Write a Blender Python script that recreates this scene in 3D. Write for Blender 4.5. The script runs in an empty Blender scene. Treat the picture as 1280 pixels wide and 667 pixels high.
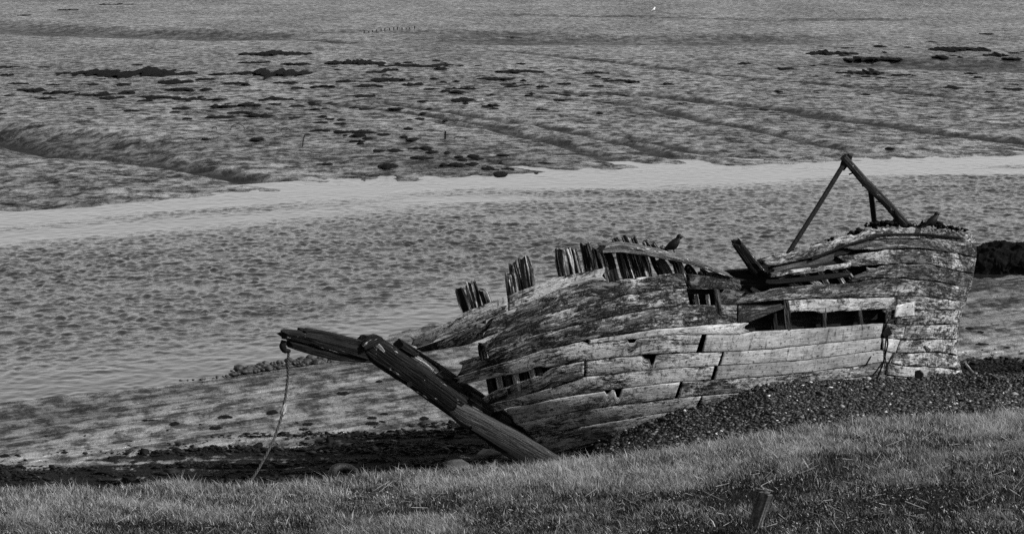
import bpy, bmesh, math, random
import numpy as np
from mathutils import Vector

SC = bpy.context.scene
COL = SC.collection
random.seed(7)
RNG = np.random.default_rng(11)

# ------------------------------------------------------------------ camera
CAM_H, FPX, HORIZON = 11.0, 3200.0, -110.0          # 1280-wide photo pixels
PITCH = math.atan((333.5 - HORIZON) / FPX)
cam = bpy.data.cameras.new('camera')
cam.lens, cam.sensor_width, cam.sensor_fit = 36 * FPX / 1280, 36, 'HORIZONTAL'
cam.clip_start, cam.clip_end = 0.5, 20000
cam_ob = bpy.data.objects.new('camera', cam)
cam_ob.location = (0, 0, CAM_H)
cam_ob.rotation_euler = (math.pi / 2 - PITCH, 0, 0)
COL.objects.link(cam_ob)
SC.camera = cam_ob

# ------------------------------------------------------------------ light
SUN_EL, SUN_BEHIND = 36.0, -9.0                       # sun stands off to the right
world = bpy.data.worlds.new('World')
SC.world = world
world.use_nodes = True
wn, wl = world.node_tree.nodes, world.node_tree.links
sky = wn.new('ShaderNodeTexSky')
sky.sky_type = 'NISHITA'
sky.sun_disc = False
sky.sun_elevation = math.radians(SUN_EL)
sky.sun_rotation = math.radians(90 - SUN_BEHIND)
bw = wn.new('ShaderNodeRGBToBW')                     # black-and-white photograph
wl.new(sky.outputs[0], bw.inputs[0])
wl.new(bw.outputs[0], wn['Background'].inputs[0])
wn['Background'].inputs[1].default_value = 0.128
sun = bpy.data.lights.new('sun', 'SUN')
sun.energy, sun.angle, sun.color = 4.8, math.radians(0.5), (1, 1, 1)
sun_ob = bpy.data.objects.new('sun', sun)
e, a = math.radians(SUN_EL), math.radians(SUN_BEHIND)
SUN_DIR = Vector((math.cos(e) * math.cos(a), math.cos(e) * math.sin(a), math.sin(e)))
sun_ob.rotation_euler = SUN_DIR.to_track_quat('Z', 'Y').to_euler()
sun_ob.location = (40, 40, 60)
COL.objects.link(sun_ob)
SC.view_settings.view_transform = 'Standard'
SC.view_settings.look = 'None'
SC.view_settings.exposure = 0.60
SC.view_settings.gamma = 1.0
SC.cycles.max_bounces = 6
SC.cycles.use_denoising = False

# ------------------------------------------------------------------ numeric helpers
def _hash(ix, iy, iz):
    h = (ix.astype(np.int64) * 374761393 + iy.astype(np.int64) * 668265263 + iz.astype(np.int64) * 2147483647) & 0xFFFFFFFF
    h = ((h ^ (h >> 13)) * 1274126177) & 0xFFFFFFFF
    h = ((h ^ (h >> 16)) * 2246822519) & 0xFFFFFFFF
    return ((h ^ (h >> 15)) & 0xFFFFFF) / float(0xFFFFFF)

def vnoise(x, y, z=0.0):
    x, y, z = np.broadcast_arrays(np.asarray(x, float), np.asarray(y, float), np.asarray(z, float))
    ix, iy, iz = np.floor(x), np.floor(y), np.floor(z)
    fx, fy, fz = x - ix, y - iy, z - iz
    sx, sy, sz = [t * t * t * (t * (6 * t - 15) + 10) for t in (fx, fy, fz)]
    r = 0
    for dx in (0, 1):
        wx = sx if dx else 1 - sx
        for dy in (0, 1):
            wy = sy if dy else 1 - sy
            for dz in (0, 1):
                wz = sz if dz else 1 - sz
                r = r + wx * wy * wz * _hash(ix + dx, iy + dy, iz + dz)
    return r * 2 - 1

def fbm(x, y, z=0.0, o=4, rough=0.5):
    s, amp, tot = 0, 1.0, 0
    for k in range(o):
        s = s + amp * vnoise(x * 2 ** k + 17.3 * k, y * 2 ** k - 9.1 * k, z * 2 ** k + 3.7 * k)
        tot += amp
        amp *= rough
    return s / tot

def sstep(t, a, b):
    t = np.clip((np.asarray(t, float) - a) / (b - a), 0, 1)
    return t * t * (3 - 2 * t)

def curve(pts):
    xs = np.array([p[0] for p in pts], float)
    ys = np.array([p[1] for p in pts], float)
    def f(x):
        x = np.asarray(x, float)
        y = np.interp(x, xs, ys)
        y = np.where(x < xs[0], ys[0] + (x - xs[0]) * (ys[1] - ys[0]) / (xs[1] - xs[0]), y)
        return np.where(x > xs[-1], ys[-1] + (x - xs[-1]) * (ys[-1] - ys[-2]) / (xs[-1] - xs[-2]), y)
    return f

# the place was surveyed from the photo: a picture position plus a distance gives a world point
_sp, _cp = math.sin(PITCH), math.cos(PITCH)
def at(px, py, Y):
    px, py, Y = np.broadcast_arrays(np.asarray(px, float), np.asarray(py, float), np.asarray(Y, float))
    aa, bb = (px - 640) / FPX, -(py - 333.5) / FPX
    t = Y / (bb * _sp + _cp)
    return np.stack([t * aa, Y, CAM_H + t * (bb * _cp - _sp)], -1)

def on_level(px, py, z=0.0):
    px, py = np.asarray(px, float), np.asarray(py, float)
    aa, bb = (px - 640) / FPX, -(py - 333.5) / FPX
    t = (z - CAM_H) / (bb * _cp - _sp)
    return np.stack([t * aa, t * (bb * _sp + _cp), np.zeros_like(t) + z], -1)

# ------------------------------------------------------------------ object helpers
def mesh_ob(name, verts, faces, mat, parent=None, smooth=False, uv=None, attr=None):
    me = bpy.data.meshes.new(name)
    verts = np.asarray(verts, np.float32).reshape(-1, 3)
    if isinstance(faces, np.ndarray):
        n, k = faces.shape
        me.vertices.add(len(verts)); me.vertices.foreach_set('co', verts.ravel())
        me.loops.add(n * k); me.loops.foreach_set('vertex_index', faces.astype(np.int32).ravel())
        me.polygons.add(n)
        me.polygons.foreach_set('loop_start', np.arange(0, n * k, k, dtype=np.int32))
        me.polygons.foreach_set('loop_total', np.full(n, k, np.int32))
        me.update(calc_edges=True)
    else:
        me.from_pydata([tuple(map(float, v)) for v in verts], [], faces)
        me.update()
    if smooth:
        me.polygons.foreach_set('use_smooth', np.ones(len(me.polygons), bool))
    if uv is not None:
        ul = me.uv_layers.new(name='UVMap')
        li = np.zeros(len(me.loops), np.int32)
        me.loops.foreach_get('vertex_index', li)
        ul.data.foreach_set('uv', np.asarray(uv, np.float32)[li].ravel())
    for k, v in (attr or {}).items():
        at_ = me.attributes.new(k, 'FLOAT', 'POINT')
        at_.data.foreach_set('value', np.asarray(v, np.float32))
    if mat: me.materials.append(mat)
    o = bpy.data.objects.new(name, me)
    COL.objects.link(o)
    if parent: o.parent = parent
    return o

def tag(o, label=None, cat=None, group=None, kind=None):
    for k, v in (('label', label), ('category', cat), ('group', group), ('kind', kind)):
        if v: o[k] = v
    return o

def empty(name, loc):
    o = bpy.data.objects.new(name, None)
    o.location = loc
    o.empty_display_size = 0.2
    COL.objects.link(o)
    return o

def adopt(o, parent):                                # world-space mesh under an Empty that sits at the thing's base
    o.parent = parent
    o.matrix_parent_inverse = parent.matrix_basis.inverted()
    return o

def grid_faces(nu, nv):
    i, j = np.meshgrid(np.arange(nu - 1), np.arange(nv - 1), indexing='ij')
    q = (i * nv + j).ravel()
    return np.stack([q, q + nv, q + nv + 1, q + 1], -1)

# ------------------------------------------------------------------ material helpers
class NT:
    def __init__(s, name):
        s.m = bpy.data.materials.new(name)
        s.m.use_nodes = True
        s.n, s.l = s.m.node_tree.nodes, s.m.node_tree.links
        s.b = s.n['Principled BSDF']
    def node(s, t, **kw):
        n = s.n.new(t)
        for k, v in kw.items(): setattr(n, k, v)
        return n
    def put(s, sock, v):
        if isinstance(v, bpy.types.NodeSocket): s.l.new(v, sock)
        elif v is not None: sock.default_value = v
    def math(s, op, a, b=None, c=None, clamp=False):
        n = s.node('ShaderNodeMath', operation=op, use_clamp=clamp)
        for k, v in enumerate((a, b, c)):
            if v is not None: s.put(n.inputs[k], v)
        return n.outputs[0]
    def noise(s, vec, scale, detail=4, rough=0.55, dist=0.0):
        n = s.node('ShaderNodeTexNoise')
        s.put(n.inputs['Vector'], vec)
        s.put(n.inputs['Scale'], scale); s.put(n.inputs['Detail'], detail)
        s.put(n.inputs['Roughness'], rough); s.put(n.inputs['Distortion'], dist)
        return n.outputs['Fac']
    def mapping(s, vec, scale=(1, 1, 1), loc=(0, 0, 0), rot=(0, 0, 0)):
        n = s.node('ShaderNodeMapping')
        s.put(n.inputs['Vector'], vec); s.put(n.inputs['Scale'], scale)
        s.put(n.inputs['Location'], loc); s.put(n.inputs['Rotation'], rot)
        return n.outputs[0]
    def ramp(s, f, stops):
        n = s.node('ShaderNodeValToRGB')
        while len(n.color_ramp.elements) < len(stops): n.color_ramp.elements.new(0.5)
        for el, (p, c) in zip(n.color_ramp.elements, stops):
            el.position = p; el.color = (c, c, c, 1)
        s.put(n.inputs[0], f)
        return n.outputs[0]
    def step(s, f, a, b, lo=0.0, hi=1.0):
        n = s.node('ShaderNodeMapRange', interpolation_type='SMOOTHSTEP')
        s.put(n.inputs[0], f); s.put(n.inputs[1], a); s.put(n.inputs[2], b); s.put(n.inputs[3], lo); s.put(n.inputs[4], hi)
        return n.outputs[0]
    def mix(s, f, a, b):
        n = s.node('ShaderNodeMix', data_type='FLOAT')
        s.put(n.inputs[0], f); s.put(n.inputs[2], a); s.put(n.inputs[3], b)
        return n.outputs[0]
    def attr(s, name, kind='GEOMETRY'):
        n = s.node('ShaderNodeAttribute', attribute_name=name, attribute_type=kind)
        return n.outputs['Fac']
    def pos(s): return s.node('ShaderNodeNewGeometry').outputs['Position']
    def rand(s): return s.node('ShaderNodeObjectInfo').outputs['Random']
    def bump(s, h, strength=0.5, dist=0.02):
        n = s.node('ShaderNodeBump')
        s.put(n.inputs['Height'], h); s.put(n.inputs['Strength'], strength); s.put(n.inputs['Distance'], dist)
        s.l.new(n.outputs[0], s.b.inputs['Normal'])
    def finish(s, col, rough=0.8, spec=0.3):
        s.put(s.b.inputs['Base Color'], col if isinstance(col, bpy.types.NodeSocket) else (col, col, col, 1))
        s.put(s.b.inputs['Roughness'], rough); s.put(s.b.inputs['Specular IOR Level'], spec)
        return s.m

def planks_material():
    t = NT('weathered_planking')
    uv = t.node('ShaderNodeUVMap', uv_map='UVMap').outputs[0]
    off = t.node('ShaderNodeVectorMath', operation='MULTIPLY')
    r = t.rand()
    cmb = t.node('ShaderNodeCombineXYZ'); t.put(cmb.inputs[0], t.math('MULTIPLY', r, 37.0)); t.put(cmb.inputs[1], t.math('MULTIPLY', r, 91.0))
    add = t.node('ShaderNodeVectorMath', operation='ADD'); t.put(add.inputs[0], uv); t.put(add.inputs[1], cmb.outputs[0])
    v = add.outputs[0]
    paint = t.attr('paint', 'OBJECT')
    big = t.noise(t.mapping(v, (1.1, 3.6, 1)), 1.0, 9, 0.72, 0.5)
    mid = t.noise(t.mapping(v, (7, 17, 1)), 1.0, 7, 0.75)
    grain = t.noise(t.mapping(v, (2.2, 60, 1)), 1.0, 5, 0.65)
    fine = t.noise(v, 34.0, 4, 0.7)
    k = t.math('ADD', t.math('MULTIPLY', big, 1.35), t.math('MULTIPLY', mid, 0.85))
    k = t.math('ADD', k, t.math('MULTIPLY', grain, 0.46))
    k = t.math('ADD', k, t.math('MULTIPLY', fine, 0.20))            # about 1.18 in the mean
    thr = t.mix(paint, 1.72, 1.14)
    mask = t.step(t.math('SUBTRACT', k, thr), -0.09, 0.10)
    wood = t.math('ADD', t.math('MULTIPLY', t.step(grain, 0.42, 0.75), 0.022), t.math('MULTIPLY', t.step(fine, 0.52, 0.72), 0.07))
    wood = t.math('MULTIPLY', wood, t.mix(t.step(mid, 0.4, 0.6), .4, 2.0))
    wood = t.math('ADD', wood, 0.003)
    grey = t.mix(t.step(grain, 0.38, 0.70), 0.03, 0.14)
    m2 = t.noise(t.mapping(v, (1.7, 6, 1), (9, 4, 0)), 1.0, 8, 0.74, 0.4)
    wood = t.mix(t.step(t.math('ADD', m2, t.math('MULTIPLY', paint, 0.10)), 0.545, 0.61), wood, grey)
    pale = t.mix(t.step(grain, 0.3, 0.7), 0.22, 0.50)
    pale = t.math('MULTIPLY', pale, t.mix(t.step(mid, 0.35, 0.65), 0.68, 1.1))
    pale = t.math('MULTIPLY', pale, t.mix(t.step(t.noise(t.mapping(v, (1.1, 2, 1), (5, 3, 0)), 1.0, 4, .6), .35, .65), 0.6, 1.1))
    pale = t.math('MULTIPLY', pale, t.attr('tone', 'OBJECT'))
    c = t.mix(mask, wood, pale)
    c = t.math('MULTIPLY', c, t.step(t.noise(v, 13.0, 3, 0.6), 0.32, 0.42, 0.25, 1.0))
    run = t.noise(t.mapping(v, (11, 1.6, 1)), 1.0, 5, 0.7)          # vertical rust and weed runs
    c = t.math('MULTIPLY', c, t.step(run, 0.30, 0.46, 0.30, 1.0))
    # iron fastenings: pairs of dark stains every 0.42 m
    sep = t.node('ShaderNodeSeparateXYZ'); t.put(sep.inputs[0], uv)
    s = t.math('SUBTRACT', t.math('PINGPONG', sep.outputs[0], 0.21), 0.0)
    w1 = t.math('ABSOLUTE', t.math('SUBTRACT', t.math('PINGPONG', sep.outputs[1], 0.17), 0.085))
    d = t.math('SQRT', t.math('ADD', t.math('MULTIPLY', s, s), t.math('MULTIPLY', w1, w1)))
    wob = t.math('MULTIPLY', t.math('SUBTRACT', mid, 0.5), 0.10)
    nail = t.step(t.math('ADD', d, wob), 0.010, 0.026, 0.40, 1.0)
    c = t.math('MULTIPLY', c, nail)
    h = t.math('ADD', t.math('MULTIPLY', mask, 0.5), t.math('ADD', t.math('MULTIPLY', grain, 0.6), t.math('MULTIPLY', fine, 0.5)))
    t.bump(h, 0.9, 0.02)
    return t.finish(c, 0.9, 0.08)

def wood_material(name, lo, hi, flake=0.0, rough=0.7, sc=1.0, g0=.40, g1=.74):
    t = NT(name)
    uv = t.node('ShaderNodeUVMap', uv_map='UVMap').outputs[0]
    r = t.rand()
    cmb = t.node('ShaderNodeCombineXYZ'); t.put(cmb.inputs[0], t.math('MULTIPLY', r, 53.0)); t.put(cmb.inputs[1], t.math('MULTIPLY', r, 19.0))
    add = t.node('ShaderNodeVectorMath', operation='ADD'); t.put(add.inputs[0], uv); t.put(add.inputs[1], cmb.outputs[0])
    v = add.outputs[0]
    grain = t.noise(t.mapping(v, (2.0 * sc, 38 * sc, 1)), 1.0, 6, 0.5, 0.1)
    fine = t.noise(v, 30.0 * sc, 4, 0.7)
    c = t.mix(t.step(grain, g0, g1), lo, hi)
    c = t.math('MULTIPLY', c, t.step(fine, 0.3, 0.7, 0.45, 1.3))
    if flake:
        f = t.noise(t.mapping(v, (2.4, 7, 1)), 1.0, 7, 0.72)
        c = t.mix(t.step(f, 0.66 - flake, 0.72 - flake), c, t.mix(fine, 0.25, 0.6))
    t.bump(t.math('ADD', grain, t.math('MULTIPLY', fine, 0.5)), 1.0, 0.03)
    return t.finish(c, rough, 0.1)

def speck_material(name, lo, hi, scale, rough=0.8, spec=0.3, bump=0.02):
    t = NT(name)
    p = t.pos()
    n = t.noise(p, scale, 6, 0.7)
    t.bump(n, 1.0, bump)
    return t.finish(t.mix(t.step(n, 0.35, 0.7), lo, hi), rough, spec)

M_PLANK = planks_material()
M_STEM = wood_material('tarred_oak', 0.003, 0.020, 0.055, 0.8)
M_FRAME = wood_material('split_grey_oak', 0.004, 0.42, 0.0, 0.85, 0.55, .48, .68)
M_RAIL = wood_material('mottled_rail_oak', 0.03, 0.22, 0.10, 0.85)
M_LIGHT = wood_material('bleached_oak', 0.10, 0.42, 0.10, 0.85)
M_BALK = wood_material('grey_oak_baulk', 0.025, 0.085, 0.02, 0.8)
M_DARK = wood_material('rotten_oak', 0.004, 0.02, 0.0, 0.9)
M_IRON = speck_material('rusted_iron', 0.003, 0.012, 20, 0.8, 0.12)
M_WEED = speck_material('black_seaweed', 0.0015, 0.007, 9, 0.85, 0.04, 0.05)
M_ROCK = speck_material('wet_dark_rock', 0.006, 0.03, 5, 0.55, 0.35, 0.05)
M_PALE = speck_material('pale_stone', 0.18, 0.34, 8, 0.85)
M_SLAB = speck_material('grey_slab', .025, .07, 10, .8)
M_ROPE = speck_material('tarred_rope', 0.012, 0.05, 30, 0.85)
M_CROW = speck_material('crow_feathers', 0.002, 0.005, 25, 0.6, 0.15, 0.01)
M_BEAK = speck_material('crow_bill', 0.012, 0.02, 25, 0.35)
M_GULL = speck_material('gull_feathers', 0.7, 0.85, 25, 0.7)
M_RUBBER = speck_material('tyre_rubber', 0.002, 0.006, 25, 0.5, 0.25)

# ------------------------------------------------------------------ hull survey
A0 = curve([(511,421),(524,418),(556,404),(582,389),(631,370),(672,355),(697,346),(740,338),(757,334)])
A1 = curve([(517,436),(547,426),(594,406),(632,390),(669,375),(700,362),(740,350),(762,352),(774,350),(811,345),(839,341),(867,342),(905,342),(930,352)])
A2 = curve([(526,440),(581,432),(600,425),(640,408),(680,394),(736,379),(774,370),(811,365),(852,360),(905,360),(930,364)])
A3 = curve([(560,456),(599,444),(616,436),(669,419),(680,416),(736,402),(792,390),(811,386),(858,380),(905,381),(985,381)])
A4 = curve([(571,471),(599,462),(650,447),(680,437),(734,425),(821,411),(920,403),(938,403)])
A4b = curve([(736,430),(800,423),(841,418),(920,418),(938,414),(1030,409),(1090,404),(1105,404),(1137,407),(1175,405),(1200,405)])
A5 = curve([(571,482),(612,473),(650,466),(680,460),(731,451),(811,442.5),(880,440),(920,439),(974,435),(1049,427),(1103,421.5),(1130,425),(1152,424),(1197,423.4)])
A5o = curve([(603,497),(616,489),(650,477),(678,467),(690,459),(731,451),(811,442.5),(880,440),(920,439),(974,435),(1049,427),(1103,421.5),(1130,425),(1152,424),(1197,423.4)])
A6 = curve([(603,507),(646,497.5),(697,482.5),(731,471),(841,460),(897,457),(1000,450.6),(1101,437),(1117,441),(1152,440.5),(1175,440),(1197,444)])
A7 = curve([(615,517),(637,509),(656,507),(695,498),(757,488),(811,481),(849,477),(889,475),(974,469),(1067,458),(1105,452),(1124,457),(1160,458),(1201,461.5)])
A8 = curve([(641,529),(671,524),(727,512),(780,505),(839,498),(880,494),(920,491),(974,482),(1070,471),(1105,468),(1160,474),(1205,476)])
A9 = curve([(660,548),(675,545),(727,533),(780,524),(840,514),(877,510),(920,507),(1000,500)])
A10 = curve([(690,568),(699,565),(742,554),(800,545),(850,535),(920,526),(1000,520)])
A11 = curve([(712,588),(760,580),(850,566),(920,556)])
T0 = curve([(951,324),(992,313),(1030,302),(1058,294),(1086,285),(1115,282.5),(1152,283.5),(1190,287),(1218,293)])
T1 = curve([(951,331),(968,332),(1011,323),(1040,313),(1058,306),(1078,301),(1100,298.5),(1171,297.5),(1199,303),(1219,304)])
T2 = curve([(1030,323),(1049,320),(1106,311.6),(1152,310.6),(1190,316),(1220,322)])
T3a = curve([(960,341),(1011,334),(1040,331),(1060,328)])
T3 = curve([(960,345),(1011,339),(1040,336),(1087,332),(1124,329.4),(1162,330),(1199,339),(1217,341.6)])
T4 = curve([(911,377),(930,368),(974,359),(1011,355),(1058,353),(1096,348),(1130,347.7),(1167,351),(1199,357.5),(1214,359.4)])
T5 = curve([(905,382),(911,381),(977,375),(1020,373),(1124,370.6),(1152,370),(1180,373.4),(1207,377.7)])
T6 = curve([(905,394),(985,392),(1030,391),(1103,386),(1145,388),(1171,386.5),(1203,387)])

TOP = curve([(500,425),(556,404),(631,370),(697,346),(757,336),(839,330),(905,330),(951,324),(1030,302),(1086,285),(1152,283),(1220,290)])
BOT = curve([(500,440),(560,490),(640,540),(700,585),(760,585),(850,560),(950,530),(1050,510),(1200,490)])
EDGE = curve([(280,1217),(293,1218.5),(305,1220.5),(318,1221),(341,1217.5),(358,1214),(378,1207.5),(388,1203.5),(405,1200),(424,1198),(444,1197.5),(461,1202),(475,1204.5),(500,1206)])
def keel_plane(px): return 50.35 / (1 - 0.000211 * (np.asarray(px, float) - 640))
def breadth(px, py):
    xs = 505 + (py - 430) * 200 / 148
    u = np.clip((px - xs) / 470, 0, 1)
    b = 2.1 * (1 - (1 - u) ** 2) ** 0.95
    w = np.clip((EDGE(py) - px) / 115, 0, 1)
    return b * np.sqrt(np.maximum(1 - (1 - w) ** 2, 0))
def hull_y(px, py):
    px, py = np.broadcast_arrays(np.asarray(px, float), np.asarray(py, float))
    v = (BOT(px) - py) / (BOT(px) - TOP(px))
    b = breadth(px, py)
    rec = 0.6 * np.clip((v - 0.3) / 0.7, 0, 1.3) ** 2 + 0.08 * np.clip((0.3 - v) / 0.3, 0, 1.3) ** 2
    return keel_plane(px) - b + rec * np.clip(b / 2.1, 0, 1)

# ------------------------------------------------------------------ ground survey
GE = [(0,616,.8),(300,608,.8),(500,594,.8),(640,582,.9),(718,580,1.0),(836,567,1.2),(972,544,1.4),(1085,529,1.5),(1280,519,1.6)]
gp = np.array([on_level(*g) for g in GE])
grass_y = curve([(-30, 43.0)] + [(p[0], p[1]) for p in gp] + [(30, 52.0)])
grass_z = curve([(-30, .8)] + [(p[0], p[2]) for p in gp] + [(14, 1.7), (30, 1.8)])
HC = [(727,566),(745,553),(791,535),(850,512),(890,506),(926,492),(954,481),(1040,476),(1108,474),(1160,472)]
hp = np.array([at(x, y, hull_y(x, y)) for x, y in HC])
hp[:, 2] += 0.02
_r = np.array([at(1205, 471, 54.6), at(1240, 472, 54.0), at(1290, 472, 53.8)])
crest_y = curve([(0.9, 50.9)] + [(p[0], p[1]) for p in hp] + [(p[0], p[1]) for p in _r] + [(30, 58)])
crest_z = curve([(0.9, 0.08)] + [(p[0], p[2]) for p in hp] + [(p[0], p[2]) for p in _r] + [(30, 1.4)])
near_px = [(0,503),(120,490),(220,478),(345,455),(400,440),(480,420),(540,402),(1230,345),(1280,342)]
WZ = -0.5
np_ = np.array([on_level(x, y, WZ) for x, y in near_px])
near_shore = curve([(-60, 30)] + [(p[0], p[1]) for p in np_] + [(60, 110)])
far_px = [(0,266),(300,241),(690,214),(1000,203),(1280,193)]
fp_ = np.array([on_level(x, y, WZ) for x, y in far_px])
far_shore = curve([(-80, 62)] + [(p[0], p[1]) for p in fp_] + [(90, 152)])

CREEKS = [  # drainage creeks: picture line, half width (m), depth (m)
    ([(-60,150),(0,165),(70,180),(150,190),(240,204),(320,217),(400,229),(490,240)], 1.1, 0.34),
    ([(-60,158),(0,166),(60,172),(120,184)], 3.4, 0.6),
    ([(-60,30),(30,36),(120,40),(230,43),(290,45)], 7.0, 0.7),
    ([(430,40),(520,40),(640,42)], 3.0, 0.3),
    ([(670,49),(760,49),(860,50),(940,48)], 8.0, 0.6),
    ([(1120,78),(1200,80),(1300,82)], 6.0, 0.5),
    ([(640,65),(760,78),(900,93),(1080,108),(1300,128)], 0.62, 0.16),
    ([(700,114),(830,118),(960,133),(1100,152),(1200,164),(1300,174)], 0.85, 0.2),
    ([(640,118),(760,125),(900,147),(1060,180)], 0.55, 0.15),
    ([(640,147),(720,160),(800,180),(900,206)], 0.55, 0.15),
    ([(480,127),(560,137),(640,148)], 0.5, 0.12),
    ([(560,150),(640,163),(760,192),(860,208)], 0.5, 0.12),
    ([(640,196),(700,204),(750,215)], 0.5, 0.12),
    ([(790,168),(860,185),(930,192)], 0.5, 0.1),
    ([(380,125),(480,135),(600,150),(700,175)], 0.5, 0.12),
    ([(300,48),(380,50),(440,53)], 1.2, 0.2),
    ([(640,19),(800,21),(960,25),(1100,24)], 2.2, 0.25),
]
def line_dist(x, y, pts):
    d = np.full(x.shape, 1e9)
    for p, q in zip(pts[:-1], pts[1:]):
        ex, ey = q[0] - p[0], q[1] - p[1]
        t = np.clip(((x - p[0]) * ex + (y - p[1]) * ey) / (ex * ex + ey * ey), 0, 1)
        d = np.minimum(d, np.hypot(x - p[0] - t * ex, y - p[1] - t * ey))
    return d

def creek_shade(x, y):
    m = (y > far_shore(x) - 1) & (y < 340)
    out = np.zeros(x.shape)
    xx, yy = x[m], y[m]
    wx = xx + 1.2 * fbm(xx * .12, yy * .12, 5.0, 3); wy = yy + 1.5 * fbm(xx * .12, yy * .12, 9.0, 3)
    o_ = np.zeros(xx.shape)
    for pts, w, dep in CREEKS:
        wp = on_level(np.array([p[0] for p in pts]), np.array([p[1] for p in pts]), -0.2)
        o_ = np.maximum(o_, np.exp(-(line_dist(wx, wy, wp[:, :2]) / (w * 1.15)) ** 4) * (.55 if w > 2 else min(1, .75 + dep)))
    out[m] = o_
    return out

def ground_z(x, y, detail=True):
    x, y = np.broadcast_arrays(np.asarray(x, float), np.asarray(y, float))
    gy, gz = grass_y(x), grass_z(x)
    ns, fs = near_shore(x), far_shore(x)
    # foreshore, river bed, far flat
    z = np.interp(0, [0], [0]) + 0.05 - 0.55 * np.clip((y - gy - 3.5) / np.maximum(ns - gy - 3.5, 1), 0, 1) ** 0.9
    bed = WZ - np.minimum((y - ns) * 0.10, 1.2)
    bed = np.maximum(bed, WZ - np.maximum(fs - y, 0) * 0.10)
    z = np.where(y > ns, bed, z)
    far = WZ + 0.30 * (1 - np.exp(-(y - fs) / 25)) + np.clip((y - 160) / 1000, 0, 1) * 0.4
    z = np.where(y > fs, far, z)
    if detail:
        m = (y > fs - 2) & (y < 340)
        if m.any():
            xx, yy = x[m], y[m]
            zz = z[m]
            wx = xx + 1.2 * fbm(xx * .12, yy * .12, 5.0, 3); wy = yy + 1.5 * fbm(xx * .12, yy * .12, 9.0, 3)
            for pts, w, dep in CREEKS:
                wp = on_level(np.array([p[0] for p in pts]), np.array([p[1] for p in pts]), -0.2)
                d = line_dist(wx, wy, wp[:, :2])
                ends = 1.0
                zz = zz - dep * np.exp(-(d / w) ** 4) * ends
            calm_ = np.ones(xx.shape)
            for pts, w, dep in CREEKS[:6]:
                wp = on_level(np.array([p[0] for p in pts]), np.array([p[1] for p in pts]), -0.2)
                calm_ = np.minimum(calm_, 1 - .9 * np.exp(-(line_dist(wx, wy, wp[:, :2]) / (w * 1.7)) ** 4))
            zz = zz + 0.09 * fbm(xx * .25, yy * .2, 1.0, 4) + 0.06 * calm_ * fbm(xx * 1.1, yy * .6, 2.0, 3)
            z = z.copy(); z[m] = zz
        m = (y <= ns + 1) & (y > gy - 1)
        if m.any():
            xx, yy = x[m], y[m]
            z = z.copy()
            # long low ridges running along the shore, shallow runnels between them
            z[m] += 0.018 * fbm(xx * .5 - yy * .3, yy * 1.6 - xx * 0.9, 4.0, 4) + 0.012 * fbm(xx * 2.2, yy * 2.2, 8.0, 3)
    # bank in front: drops to the mud on the left, shingle up to the wreck on the right
    drop = gz + (np.minimum(z, 0.12) - gz) * sstep(y, gy - 0.1, gy + 2.6)
    cy, cz = crest_y(x), crest_z(x)
    f = np.clip((y - gy) / np.maximum(cy - gy, .5), 0, 1)
    sh = gz + (cz - gz) * sstep(f, 0, 1) - 0.10 * np.sin(np.pi * f)
    sh = np.where(y > cy, np.maximum(cz - 0.42 * np.maximum(y - cy - 0.4, 0), z), sh)
    side = sstep(x, 0.4, 1.7)
    bank = np.where(y < cy, drop * (1 - side) + sh * side, np.maximum(z, z * (1 - side) + sh * side))
    z = np.where(y > gy, np.where(y < 62, bank, z), z)
    g = gz + 0.085 * (gy - y) + 0.10 * fbm(x * .35, y * .35, 3.0, 4)
    g = g * sstep(gy - y, -0.2, 1.5) + gz * (1 - sstep(gy - y, -0.2, 1.5))
    z = np.where(y <= gy, g, z)
    return z

def hit(px, py, far=60.0, near=30.0):                # where the line of sight through a picture position meets the ground
    Y = np.linspace(near, far, 1500)
    P = at(px, py, Y)
    k = int(np.argmax(P[:, 2] <= ground_z(P[:, 0], P[:, 1])))
    return P[k]

# --- mudflat: the ground as one sheet to the horizon
def rows():
    r = [-25.0]
    while r[-1] < 9000:
        y = r[-1]
        if y < 36: d = 4.0
        elif y < 64: d = 0.16
        elif y < 95: d = 0.9
        elif y < 340: d = 0.26 * (y / 100) ** 1.5
        else: d = 0.10 * y
        r.append(y + d)
    return np.array(r)
RY = rows()
ang = np.concatenate([np.linspace(-1.4, -0.27, 14)[:-1], np.linspace(-0.27, 0.27, 430), np.linspace(0.27, 1.4, 14)[1:]])
GX = (RY[:, None] + 30) * 0.78 * ang[None, :]
GY = np.repeat(RY[:, None], len(ang), 1)
GZ = ground_z(GX, GY)
wn_ = fbm(GX * .06, GY * .06, 2.0, 4)

# pools, weed stain (real algae growth) as attributes
def blob(px, py, rx, ry, z=-0.2):
    c = on_level(px, py, z)
    d = c[1]
    return c[0], c[1], rx * d / FPX, ry * d * d / (FPX * CAM_H)
weed = np.zeros_like(GX)
for b in [(570,188,110,22),(520,175,50,10),(620,205,60,10),(410,190,60,12),(1160,72,120,9),(1240,84,60,8),(700,205,60,8),(150,92,90,8),(340,88,60,7)]:
    cx, cy, rx, ry = blob(*b)
    weed = np.maximum(weed, np.exp(-(((GX - cx) / rx) ** 2 + ((GY - cy) / ry) ** 2)))
stain = np.clip(weed * (0.75 + 0.8 * fbm(GX * .5, GY * .35, 6.0, 3)), 0, 1)
weed = 0 * stain
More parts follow.
